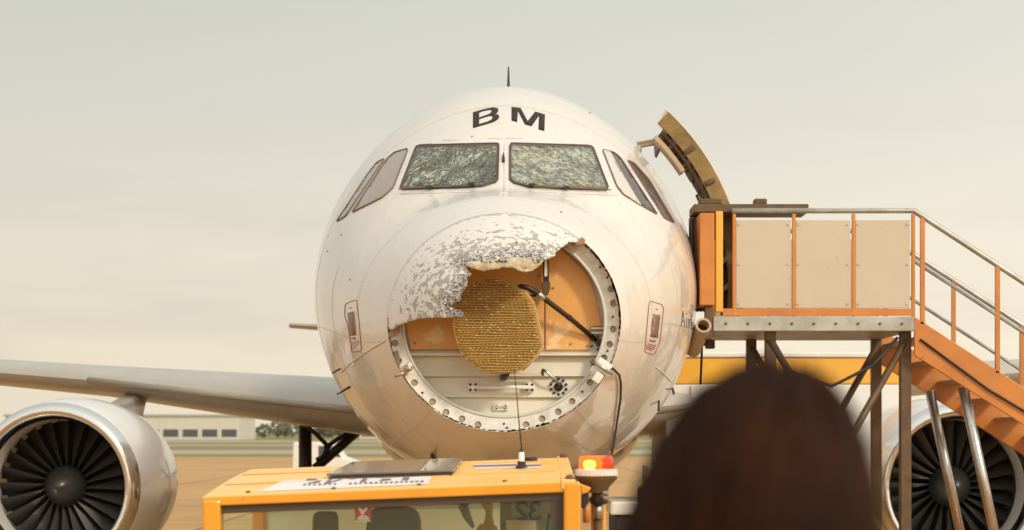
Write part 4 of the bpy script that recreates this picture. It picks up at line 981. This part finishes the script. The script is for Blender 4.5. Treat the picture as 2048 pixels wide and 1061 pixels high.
post('pillar', 1109, 1136, 922, TF-.05, .08, 'yellow'); post('pillar', 503, 530, 950, TF-.05, .08, 'yellow')
# header band, windscreen and cab inside
hb = MB().loft([[P(x, y0, TN+.006), P(x, y1, TN+.006), P(x, y1, TN+.03), P(x, y0, TN+.03)] for x, y0, y1 in ((438, 1010, 1028), (1128, 982, 1000))]).build('header_band', M['header'], tug)
def quad(name, pts, m_, par, th=.006): return MB().prism(pts, (0, th, 0)).build(name, m_, par)
def zpt(px, d, z): q = P(px, 868, d); return Vector((q.x, q.y, z))
cabw = quad('windscreen', [P(438, 1010, TN+.034), P(1128, 982, TN+.034), zpt(1128, TN-.10, 1.15), zpt(438, TN-.10, 1.15)], M['glass'], tug)
M['mint'] = mat('mint for pale light in glass', (.86, .92, .78), .6, noise=(3, (.80, .86, .72), .5))  # mint colour stands in for pale light showing in the cab glass
quad('pale_light_panel', [P(530, 1019, TF-.02), P(1110, 1015, TF-.02), zpt(1110, TF-.02, .95), zpt(530, TF-.02, .95)], M['mint'], tug, .02)  # added panel that carries this painted paleness behind the seats
M['pale'] = mat('pale green grey lining', (.50, .56, .50), .7)
quad('rear_header', [P(530, 950, TF-.06), P(1112, 930, TF-.06), P(1112, 1017, TF-.06), P(530, 1021, TF-.06)], M['pale'], tug, .03)
dk = post('screen_border', 1108, 1128, 984, TN+.012, .015, 'header', 1.15, 0)
def seat(cx, w, top, d):
    a = P(cx, top, d); hw = w/2/FPX*d; ht = a.z-1.0; prof = roundpoly([(-hw*1.28, -ht), (hw*1.28, -ht), (hw*.86, 0), (-hw*.86, 0)], hw*.5, 6)
    s_ = MB(); rings = []
    for dy, sc in ((0, .90), (.02, .985), (.06, 1), (.10, .985), (.12, .9)): rings.append([Vector((a.x+x*sc, a.y+dy, a.z+z*1.0-(1-sc)*.12)) for x, z in prof])
    o = s_.loft(rings).build('seat', M['seat'], tug, auto=True)
    MB().box((a.x-hw*1.3, a.y-.42, .88), (a.x+hw*1.3, a.y+.1, 1.02)).build('seat_cushion', M['seat'], o, bevel=.04)
seat(648.5, 56, 1024, 7.95); seat(786, 122, 1014.5, 7.85)
MB().box((-1.25, -4.1, .80), (.33, -2.65, .88)).build('cab_floor', M['cabin'], tug)
# red sticker inside the windscreen
d_ = TN+.030
sk = quad('warning_sticker', [P(710, 1009, d_-.002), P(742, 1007.5, d_-.002), P(742, 1044, d_-.002), P(710, 1044.5, d_-.002)], M['sred'], tug, .002)
for poly in ([(714, 1013), (738, 1012), (737, 1016), (729, 1026), (726.5, 1030), (723.5, 1030), (721, 1026), (714.5, 1017)], [(714, 1038), (718, 1033), (726, 1030.5), (734, 1033), (739, 1038), (738, 1040), (715, 1040)], [(711, 1041.3), (741, 1041), (741, 1044), (711, 1044.3)]): quad('sticker_print', [P(x, y, d_-.0035) for x, y in poly], M['spink'], sk, .0013)
quad('sticker_print', [P(x, y, d_-.0052) for x, y in ((722, 1015.5), (730, 1015), (726, 1022))], M['sred'], sk, .0012); quad('sticker_print', [P(x, y, d_-.0052) for x, y in ((724.5, 1035), (728.5, 1035), (728.5, 1037), (724.5, 1037))], M['sred'], sk, .0012)
# number board 32 seen from behind (mirrored) on the side glass
nb = quad('number_board', [P(1000, 1002, 7.75), P(1108, 998, 7.75), P(1112, 1075, 7.75), P(1000, 1075, 7.75)], M['cabin'], tug, .01)
M['board'] = mat('greyish number board', (.27, .24, .20), .6); M['digit'] = mat('dark digits', (.045, .028, .02), .5)
quad('board_face', [P(1022, 1003.5, 7.745), P(1100, 1002, 7.745), P(1103, 1070, 7.745), P(1022, 1070, 7.745)], M['board'], nb, .003)
def stroke(pts, r, d): return MB().tube([P(x, y, d) for x, y in pts], r, 6).build('digit', M['digit'], nb, True)
stroke([(1055, 1012), (1050.5, 1007.5), (1045, 1006), (1038, 1007.5), (1034.5, 1013), (1037.5, 1020), (1045, 1027), (1051, 1032), (1055, 1038.5), (1033, 1038.5)], .0075, 7.738)
stroke([(1081, 1011), (1076, 1007), (1070, 1006), (1063.5, 1008.5), (1061.5, 1013.5), (1065, 1019), (1072, 1021), (1064, 1023.5), (1060, 1029), (1062, 1035.5), (1069, 1039), (1076, 1037.5), (1082, 1033)], .0075, 7.738)
quad('clipboard', [P(1012, 1041, 7.72), P(1072, 1041, 7.72), P(1074, 1080, 7.72), P(1012, 1080, 7.72)], M['doorlin'], nb, .01)
stroke([(1101, 1028), (1096, 1061), (1093, 1075)], .012, 7.7)
# interior strut, yellow column, wiper motor
MB().tube([P(925, 1010, 7.5), P(935, 1035, 7.5), P(947, 1056, 7.5)], [.022, .018, .008], 8).build('sun_visor_arm', M['cabin'], tug, True); quad('visor_block', [P(903, 998, 7.45), P(938, 997, 7.45), P(938, 1010, 7.45), P(903, 1010, 7.45)], M['header'], tug, .05)
M['ycol'] = mat('dull yellow column', (.42, .30, .06), .5, noise=(9, (.32, .21, .04), .7))
MB().prism([P(x, y, 8.1) for x, y in ((955, 995), (988, 994), (985, 1030), (989, 1052), (995, 1080), (950, 1080), (968, 1045), (972, 1025))], (0, .05, 0)).build('grab_column', M['ycol'], tug, bevel=.006)
MB().tube([P(948, 1075, 7.9), P(962, 1053, 7.9), P(978, 1050, 7.9), P(990, 1056, 7.9), P(996, 1075, 7.9)], .012, 8).build('steering_wheel', M['ycol'], tug, True)
MB().tube([P(446, 1012.5, TN+.03), P(1120, 986, TN+.03)], .006, 6).build('window_gasket', M['black'], tug, True)
for u in (.12, .36, .6, .84): MB().lathe([(.011, -.002), (.011, .004), (.006, .008)], A(u, .06, 0), (0, 0, 1), 8).build('roof_bolt', M['brown'], roof, auto=True)
for w in (.3, .66): MB().tube([A(.02, w, .001), A(.985, w, .001)], .0035, 5).build('roof_seam', M['yellow'], roof, True)
# roof hatch and markings
def onroof(px, py):
    a, b = 0.0, 1.0
    for _ in range(30):
        m = (a+b)/2
        p = A((px-404)/720, m); yp = HOR-(p.z-CZ)/(p.y-CY)*FPX
        if yp > py: a = m
        else: b = m
    w = a; lo, hi = 0, 1.3
    u = .5
    for _ in range(30):
        m = (lo+hi)/2; p = A(m, w); xp = 1024+(p.x-CX)/(p.y-CY)*FPX
        if xp < px: lo = m
        else: hi = m
    return lo, w
def roofpoly(pts, h): return [A(*onroof(x, y), h) for x, y in pts]
def roofprism(name, pts, h0, h1, m_, par, bevel=0):
    p0 = roofpoly(pts, h0); p1 = roofpoly(pts, h1); n = len(p0)
    return MB().add(p0+p1, [tuple(range(n))[::-1], tuple(range(n, 2*n))]+[(i, (i+1) % n, (i+1) % n+n, i+n) for i in range(n)]).build(name, m_, par, bevel=bevel)
hatch = roofprism('roof_hatch', [(653, 957), (907, 950), (925, 925), (706, 931)], .012, .026, M['hatch'], tug, .004); roofprism('hatch_frame', [(657, 959), (903, 952), (921, 928), (706, 934)], .001, .011, M['black'], hatch)
dc = roofprism('roof_decal', [(520, 984), (856, 969), (864, 951), (566, 962)], .0015, .003, M['decal'], tug)
def glyph(pts): roofprism('decal_letter', pts, .0045, .006, M['decaltxt'], dc)
for base, shapes in ((612, [[(0, 0), (22, -1), (22, -3), (4, -3.4)], [(2, 6), (26, 4.5), (30, 1), (24, 1), (18, 3)]]), (648, [[(0, 7), (12, -2), (18, -2), (9, 7)], [(9, 6.6), (36, -1), (30, -1), (14, 4)]]), (697, [[(0, -1), (14, -1.8), (16, -3.3), (3, -2.6)]]), (720, [[(0, 5.5), (8, -3.5), (16, -3.8), (11, 5)]]), (757, [[(0, -2), (34, -3.2), (34, -4.6), (6, -3.6)], [(2, 4), (24, 2), (26, 0), (8, 0)]]), (803, [[(0, 3.5), (6, -4), (16, -4.4), (14, 3)]])):
    for s_ in shapes: glyph([(base+x, 962-(base-612)*.017+y) for x, y in s_])
for i in range(24):
    if i in (7, 8): continue
    x = 606+i*10.2; y = 972.5-(x-604)*.026; glyph([(x, y), (x+random.uniform(4, 7), y-.3), (x+random.uniform(5, 8), y-random.uniform(2, 3.4)), (x+1.5, y-2.6)])
M['mauve'] = mat('mauve stripe', (.30, .12, .14), .5)
for x0, x1, dy in ((947, 992, .6), (993, 1033, -.4), (1049, 1082, 0)):
    lb = roofprism('stripe_label', [(x0, 938+dy), (x1, 937+dy), (x1+1, 928.5+dy), (x0+3, 929.5+dy)], .0015, .003, M['decal'], tug); roofprism('label_stripe', [(x0+1, 934.6+dy), (x1, 933.8+dy), (x1+.5, 931+dy), (x0+1.5, 931.8+dy)], .0045, .0055, M['mauve'], lb)
# aerial
u_, w_ = onroof(1043, 937); ab = A(u_, w_, 0)
aer = MB().lathe([(.030, -.002), (.028, .01), (.020, .018), (.020, .034)], ab, (0, 0, 1), 16).build('aerial_base', M['black'], tug, auto=True)
MB().lathe([(.0155, .034), (.0145, .075), (.011, .08)], ab, (0, 0, 1), 12).build('aerial_ferrule', M['white'], aer, auto=True); MB().lathe([(.012, .08), (.009, .092), (.004, .1)], ab, (0, 0, 1), 10).build('aerial_collar', M['black'], aer, auto=True)
top = P(1029, 742, ab.y-CY); MB().tube([ab+Vector((0, 0, .095)), ab.lerp(top, .5)+Vector((.004, 0, 0)), top], [.0036, .003, .002], 6).build('aerial_whip', M['darkmetal'], aer, True)
u2, w2 = onroof(1062, 922); MB().lathe([(.035, 0), (.034, .014), (.02, .02)], A(u2, w2, 0), (0, 0, 1), 16).build('roof_vent', M['black'], tug, auto=True)
# beacon on its stalk
BC = P(1193, 953, 7.55); px_ = 7.55/FPX
bc = MB().lathe([(.0175*3.0, -.075), (41*px_*.62, -.05), (41*px_, -.012), (42*px_, 0)], BC, (0, 0, 1), 32).build('beacon', M['brown'], tug, auto=True); bc['label'] = 'lit amber warning beacon'
cl = MB().lathe([(38*px_, .001), (41*px_, .004), (41*px_, 14*px_), (37*px_, 15*px_)], BC, (0, 0, 1), 48).build('clear_base', M['lensclear'], bc, auto=True)
for k in range(36): a = 2*math.pi*k/36; q = BC+Vector((41*px_*math.cos(a), 41*px_*math.sin(a), 7*px_)); MB().box(tuple(q-Vector((.0022, .0022, 6*px_))), tuple(q+Vector((.0022, .0022, 6*px_)))).build('lens_rib', M['lensclear'], bc)
ls = MB().lathe([(35*px_, 15.2*px_), (35.5*px_, 20*px_), (34*px_, 37*px_), (31*px_, 40.5*px_), (.005, 41.5*px_)], BC, (0, 0, 1), 40).build('lens', M['lensred'], bc, auto=True)
MB().lathe([(.004, -.022), (.024, -.014), (.028, 0), (.024, .014), (.004, .022)], BC+Vector((-13*px_, -.028, 24*px_)), (0, 0, 1), 14).build('bulb', M['bulb'], bc, True)
M['glow'] = mat('amber lit rotor', (1, .4, .05), .5, emit=((1.0, .33, .04), 2.2))
MB().lathe([(.004, -.030), (.05, -.024), (.056, 0), (.05, .024), (.004, .030)], BC+Vector((-9*px_, .012, 25*px_)), (0, 0, 1), 18).build('lit_rotor', M['glow'], bc, True)
MB().box(tuple(BC+Vector((8*px_, -.02, 17*px_))), tuple(BC+Vector((26*px_, .03, 34*px_)))).build('reflector', M['sred'], bc)
MB().tube([P(1199, 983, 7.55), P(1199, 1004, 7.55)], [.03, .034], 12).build('beacon_stem', M['brown'], bc, True); sp_ = MB().lathe([(.042, -.015), (.046, 0), (.04, .016)], P(1197, 1001, 7.55), (0, 0, 1), 14).build('stem_clamp', M['darkmetal'], bc, auto=True)
MB().tube([P(1196, 1006, 7.55), P(1196, 1038, 7.55)], .021, 12).build('stem_sleeve', M['steel'], bc, True)
for px, py in ((1212, 986), (1212.5, 996)): MB().lathe([(.012, -.01), (.012, .01)], P(px, py, 7.48), (1, -.4, 0), 10).build('clamp_screw', M['steel'], bc, auto=True)
MB().tube([P(1196, 1036, 7.56), Vector((P(1196, 1036, 7.56).x, P(1196, 1036, 7.56).y, .9))], .019, 10).build('beacon_post', M['brown'], bc, True); MB().tube([P(1187, 985, 7.6), Vector((P(1187, 1036, 7.6).x, P(1187, 1036, 7.6).y, .95))], .012, 8).build('grab_handle', M['yellow'], tug, True); MB().tube([P(1207, 1010, 7.6), Vector((P(1207, 1036, 7.6).x, P(1207, 1036, 7.6).y, .95))], .010, 8).build('grab_handle', M['yellow'], tug, True)
# mirror and its rod
mr_ = MB().prism([P(x, y, 7.42) for x, y in ((1163, 988), (1178, 984), (1179, 1004), (1170, 1016), (1163, 1018))], (0, .04, 0)).build('door_mirror', M['black'], tug, bevel=.006); MB().tube([P(1173, 1003, 7.46), P(1173, 1046, 7.46)], .017, 10).build('mirror_rod', M['stair'], mr_, True); MB().prism([P(x, y, 7.4) for x, y in ((1160, 968), (1183, 976), (1177, 985), (1163, 990))], (0, .06, 0)).build('mirror_bracket', M['yellow'], mr_, bevel=.005)
# body below the picture
MB().box((-1.50, -4.30, .42), (.58, -1.9, .80)).build('body', M['yellow'], tug, bevel=.04); MB().box((-1.50, -4.26, .803), (.50, -4.12, 1.16)).build('dashboard', M['yellow'], tug, bevel=.03)
MB().box((-1.50, -2.58, .803), (.58, -1.95, 1.12)).build('engine_cover', M['yellow'], tug, bevel=.04)
for x in (-1.42, .50):
    for y in (-3.9, -2.35):
        w = MB().lathe([(.2, -.11), (.36, -.11), (.40, -.06), (.40, .06), (.36, .11), (.2, .11)], (x, y, .40), (1, 0, 0), 24).build('wheel', M['tyre'], tug, auto=True); MB().lathe([(.05, -.12), (.2, -.09), (.2, .09), (.05, .12)], (x, y, .4), (1, 0, 0), 16).build('rim', M['steel'], w, auto=True)

# ------------------------------------------------------------------ ground power cart right of the nose
gp = empty('ground_power_cart', (1.5, 3, 0), 'pale grey equipment cart with dark open side under the nose', 'equipment cart')
def gb(name, a, b, m_, bevel=.012): return MB().box(a, b).build(name, M[m_], gp, bevel=bevel)
gb('cart_body', (.95, 2.6, .45), (2.3, 3.6, 1.60), 'black'); gb('cart_lid', (.90, 2.55, 1.603), (2.35, 3.65, 1.72), 'truck', .02); gb('top_box', (1.25, 2.9, 1.723), (1.85, 3.5, 2.02), 'truck', .02)
gb('lower_panel', (.93, 2.57, .45), (2.32, 2.597, 1.12), 'truck'); MB().lathe([(.06, 0), (.06, .09), (.045, .12)], (1.21, 2.75, 1.722), (0, 0, 1), 14).build('filler_cap', M['black'], gp, auto=True)
MB().tube([(1.3, 2.8, 2.1), (1.75, 2.75, 2.12)], .02, 8).build('push_bar', M['steel'], gp, True); MB().tube([(1.32, 2.8, 1.72), (1.3, 2.8, 2.1)], .018, 8).build('push_bar', M['steel'], gp, True); MB().tube([(1.73, 2.75, 1.72), (1.75, 2.75, 2.12)], .018, 8).build('push_bar', M['steel'], gp, True)
for x in (1.15, 2.1):
    for y in (2.75, 3.45): MB().lathe([(.1, -.06), (.22, -.06), (.23, 0), (.22, .06), (.1, .06)], (x, y, .23), (1, 0, 0), 18).build('wheel', M['tyre'], gp, auto=True)

# ------------------------------------------------------------------ person close to the camera, on a step platform
pf = empty('step_platform', (.27, -10.1, 0), 'low aluminium step platform under the dark haired onlooker', 'platform')
MB().box((-.25, -10.55, .535), (.8, -9.65, .585)).build('deck', M['alu'], pf, bevel=.006)
for x in (-.2, .72):
    for y in (-10.5, -9.74): MB().box((x, y, 0), (x+.05, y+.05, .535)).build('leg', M['alu'], pf)
MB().box((-.2, -10.85, .26), (.77, -10.56, .30)).build('step', M['alu'], pf, bevel=.004); MB().box((-.18, -10.60, .20), (-.15, -10.56, .56)).build('step_bracket', M['alu'], pf); MB().box((.70, -10.60, .20), (.73, -10.56, .56)).build('step_bracket', M['alu'], pf)
for x in (-.18, .72): MB().box((x, -10.84, 0), (x+.03, -10.80, .26)).build('step_leg', M['alu'], pf)
def skin_body(name, joints, bones, m_, root, sub=2):
    me = bpy.data.meshes.new(name); me.from_pydata([j[0] for j in joints], bones, []); me.materials.append(m_); o = link(name, me)
    mod = o.modifiers.new('skin', 'SKIN'); mod.use_smooth_shade = True
    for i, j in enumerate(joints):
        r = j[1]; me.skin_vertices[0].data[i].radius = (r if isinstance(r, tuple) else (r, r)); me.skin_vertices[0].data[i].use_root = (i == root)
    s_ = o.modifiers.new('smooth', 'SUBSURF'); s_.levels = sub; s_.render_levels = sub
    return o
PX, PY, PZ = .232, -10.25, .585
def pj(x, y, z): return (PX+x, PY+y, PZ+z)
HB = 1.49                                             # neck base
J = [(pj(0, 0, .93), (.16, .12)), (pj(0, 0, 1.10), (.15, .11)), (pj(0, 0, 1.27), (.17, .12)), (pj(0, 0, 1.38), (.13, .09)), (pj(0, .01, 1.46), .058), (pj(0, .02, 1.55), .075), (pj(0, .02, 1.64), .088), (pj(0, .01, 1.71), .055),
     (pj(-.17, 0, 1.34), .062), (pj(-.22, -.01, 1.10), .05), (pj(-.20, .10, .88), .038), (pj(-.19, .15, .80), .034), (pj(.17, 0, 1.34), .062), (pj(.22, -.01, 1.10), .05), (pj(.20, .10, .88), .038), (pj(.19, .15, .80), .034),
     (pj(-.10, 0, .80), .095), (pj(-.11, .01, .47), .062), (pj(-.11, -.01, .10), .045), (pj(-.11, .12, .035), .036), (pj(.10, 0, .80), .095), (pj(.11, .01, .47), .062), (pj(.11, -.01, .10), .045), (pj(.11, .12, .035), .036)]
BN = [(0, 1), (1, 2), (2, 3), (3, 4), (4, 5), (5, 6), (6, 7), (3, 8), (8, 9), (9, 10), (10, 11), (3, 12), (12, 13), (13, 14), (14, 15), (0, 16), (16, 17), (17, 18), (18, 19), (0, 20), (20, 21), (21, 22), (22, 23)]
person = skin_body('person', J, BN, M['coat'], 0)
tag(person, 'out of focus person with dark brown hair and black coat, close at the lower right', 'person')
# skin for the face side, hands with fingers, and the hair
hp = Vector(pj(0, .035, 1.60)); face = MB(); rg = []
for i in range(13):
    t = math.pi*i/12; z = -math.cos(t)*.122; r = math.sin(t); rg.append([hp+Vector((r*.076*math.cos(2*math.pi*k/24), r*.094*math.sin(2*math.pi*k/24)+(.012 if z < 0 else 0), z)) for k in range(24)])
face.loft(rg); face.add([hp+Vector((-.013, .090, -.03)), hp+Vector((.013, .090, -.03)), hp+Vector((0, .118, -.032)), hp+Vector((0, .095, .02))], [(0, 1, 2), (1, 3, 2), (0, 2, 3)])
face.build('face', M['skin'], person, True)
for s in (-1, 1):
    MB().lathe([(.003, -.006), (.013, -.002), (.013, .002), (.003, .006)], hp+Vector((s*.03, .088, .01)), (0, 1, 0), 10).build('eye', M['black'], person, True)
    for k in range(4):
        b0 = Vector(pj(s*.19, .15, .80))+Vector((0, (k-1.5)*.018, -.04)); l = (.062, .074, .070, .054)[k]; MB().tube([b0+Vector((0, 0, .03)), b0, b0+Vector((-s*.006, .006, -l*.5)), b0+Vector((-s*.022, .01, -l))], [.011, .0095, .0085, .007], 7).build('finger', M['skin'], person, True)
    t0 = Vector(pj(s*.19, .15, .79)); MB().tube([t0, t0+Vector((-s*.01, .035, -.02)), t0+Vector((-s*.014, .05, -.055))], [.012, .011, .008], 7).build('thumb', M['skin'], person, True)
MB().box((hp.x-.022, hp.y+.092, hp.z-.064), (hp.x+.022, hp.y+.1, hp.z-.056), None, .003).build('mouth', M['redbrown'], person, True)
hc = Vector((PX, PY-.005, 2.185)); TILT = Matrix.Rotation(R(13), 3, 'Y')
def hairpt(a, z, k=1.0):
    """point on the hair: a round the head, z -1 crown below .. 1 top"""
    r = math.sqrt(max(0, 1-z*z))**.9
    yy = math.sin(a)*.118*r
    if yy > .03 and z < .45: yy = .03+(yy-.03)*.25                     # face opening
    v = Vector((math.cos(a)*.090*r*(1.0 if z > -.3 else 1.08), yy, z*(.178 if z > 0 else .24)))*k
    return hc+TILT @ v
rg = [[hairpt(2*math.pi*k/48, -math.cos(math.pi*i/18), .97) for k in range(48)] for i in range(19)]
hairo = MB().loft(rg).build('hair', M['hair'], person, True)
lk = MB(); random.seed(23)
for i in range(420):
    a0 = random.uniform(math.pi*.9, 2.1*math.pi) if i % 3 else random.uniform(0, 2*math.pi); z0 = random.uniform(.55, .99); z1 = random.uniform(-.9, .2); da = random.uniform(-.35, .35); fly = random.uniform(0, 1)**6*.10; th = random.uniform(.0022, .006)
    pts = [hairpt(a0+da*t+.06*math.sin(t*7+i), z0+(z1-z0)*t, .985+.02*math.sin(3.1*t)+fly*t*(1-.3*t)) for t in (0, .15, .3, .45, .6, .8, 1)]
    lk.tube(pts, [th*.5, th, th*1.1, th*1.1, th, th*.8, th*.3], 5, False)
o = lk.build('hair_locks', M['hair'], hairo, True); o['kind'] = 'stuff'
# ------------------------------------------------------------------ ground and far field
def sheet(name, x0, x1, y0, y1, z, m_, label=None):
    o = build(name, [(x0, y0, z), (x1, y0, z), (x1, y1, z), (x0, y1, z)], [(0, 1, 2, 3)], m_); return tag(o, kind='structure')
sheet('ground', -6000, 6000, -400, 9000, -.012, M['grass']); sheet('apron', -700, 700, -150, 150, 0, M['apron'])
sheet('taxiway', -1500, 1500, 175, 222, -.004, M['taxi']); sheet('runway', -2500, 2500, 300, 345, -.004, M['taxi']); sheet('perimeter_road', -2500, 2500, 430, 560, -.004, M['taxi'])
for i, (x0, x1, y0, y1) in enumerate(((-200, 200, 60, 60.3), (-200, 200, 110, 110.4), (-14.6, -14.3, -50, 58), (14.3, 14.6, -50, 58), (-.08, .08, 6, 58))): sheet('taxi_line', x0, x1, y0, y1, .005, M['marking'])

# white service van far left
van = empty('service_van', (-8.0, 57, 0), 'small white service van far off under the wing', 'van')
def vb(name, a, b, m_, bevel=.05): return MB().box(a, b).build(name, M[m_], van, bevel=bevel)
MB().prism([(-9.0, 56, .45), (-6.4, 56, .45), (-6.2, 56, 1.1), (-6.9, 56, 1.35), (-7.35, 56, 1.95), (-8.95, 56, 1.95)], (0, 1.8, 0)).build('van_body', M['truck'], van, bevel=.06); MB().prism([(-6.95, 55.985, 1.35), (-7.9, 55.985, 1.35), (-7.9, 55.985, 1.8), (-7.35, 55.985, 1.8)], (0, .012, 0)).build('van_window', M['bwin'], van)
for x in (-8.5, -6.9):
    for y in (56.1, 57.7): MB().lathe([(.15, -.1), (.33, -.1), (.33, .1), (.15, .1)], (x, y, .33), (0, 1, 0), 18).build('wheel', M['tyre'], van, auto=True)
# far terminal buildings
def building(cx, cy, w, dpt, h, label, bays, name='terminal_building'):
    b = empty(name, (cx, cy, 0), label, 'building'); MB().box((cx-w/2, cy, 0), (cx+w/2, cy+dpt, h)).build('wall', M['wall'], b); MB().box((cx-w/2-.6, cy-.6, h+.005), (cx+w/2+.6, cy+dpt, h+.8)).build('roof', M['wing'], b)
    rows_ = max(1, int(h/5))
    for r_ in range(rows_):
        for i in range(bays):
            x0 = cx-w/2+w*(i+.12)/bays; x1 = cx-w/2+w*(i+.88)/bays; z0 = 1.2+r_*5; f_ = MB().box((x0-.15, cy-.12, z0-.15), (x1+.15, cy-.01, z0+2.9)).build('window', M['wing'], b); MB().box((x0, cy-.18, z0), (x1, cy-.125, z0+2.75)).build('pane', M['bwin'], f_)
building(-150, 620, 90, 40, 9, 'long low pale terminal block on the far left horizon', 12); building(-46, 700, 40, 30, 8, 'small pale hangar on the horizon seen under the wing', 5, 'hangar'); building(150, 640, 110, 40, 10, 'long pale terminal block on the far right horizon', 14)
# hazy tree line, one far mass on the horizon
tl = MB()
for i in range(150):
    x = random.uniform(-260, 260); y = random.uniform(820, 930); h = random.uniform(6, 11)
    tl.tube([(x, y, -.2), (x, y, h*.6)], h*.03, 5)
    for k in range(150):
        a = random.uniform(0, 6.28); b = math.acos(random.uniform(-1, 1)); rr = random.uniform(.4, 1)**.5; c = Vector((x+math.cos(a)*math.sin(b)*h*.6*rr, y+math.sin(a)*math.sin(b)*h*.6*rr, h*.55+math.cos(b)*h*.45*rr)); q_ = h*random.uniform(.06, .13)
        u = Vector((random.uniform(-1, 1), random.uniform(-1, 1), random.uniform(-1, 1))).normalized(); w = u.orthogonal().normalized(); tl.add([c-u*q_, c+w*q_*.7, c+u*q_, c-w*q_*.7], [(0, 1, 2, 3)])
tag(tl.build('tree_line', M['leaf']), 'hazy line of distant trees along the horizon', 'trees', kind='stuff')
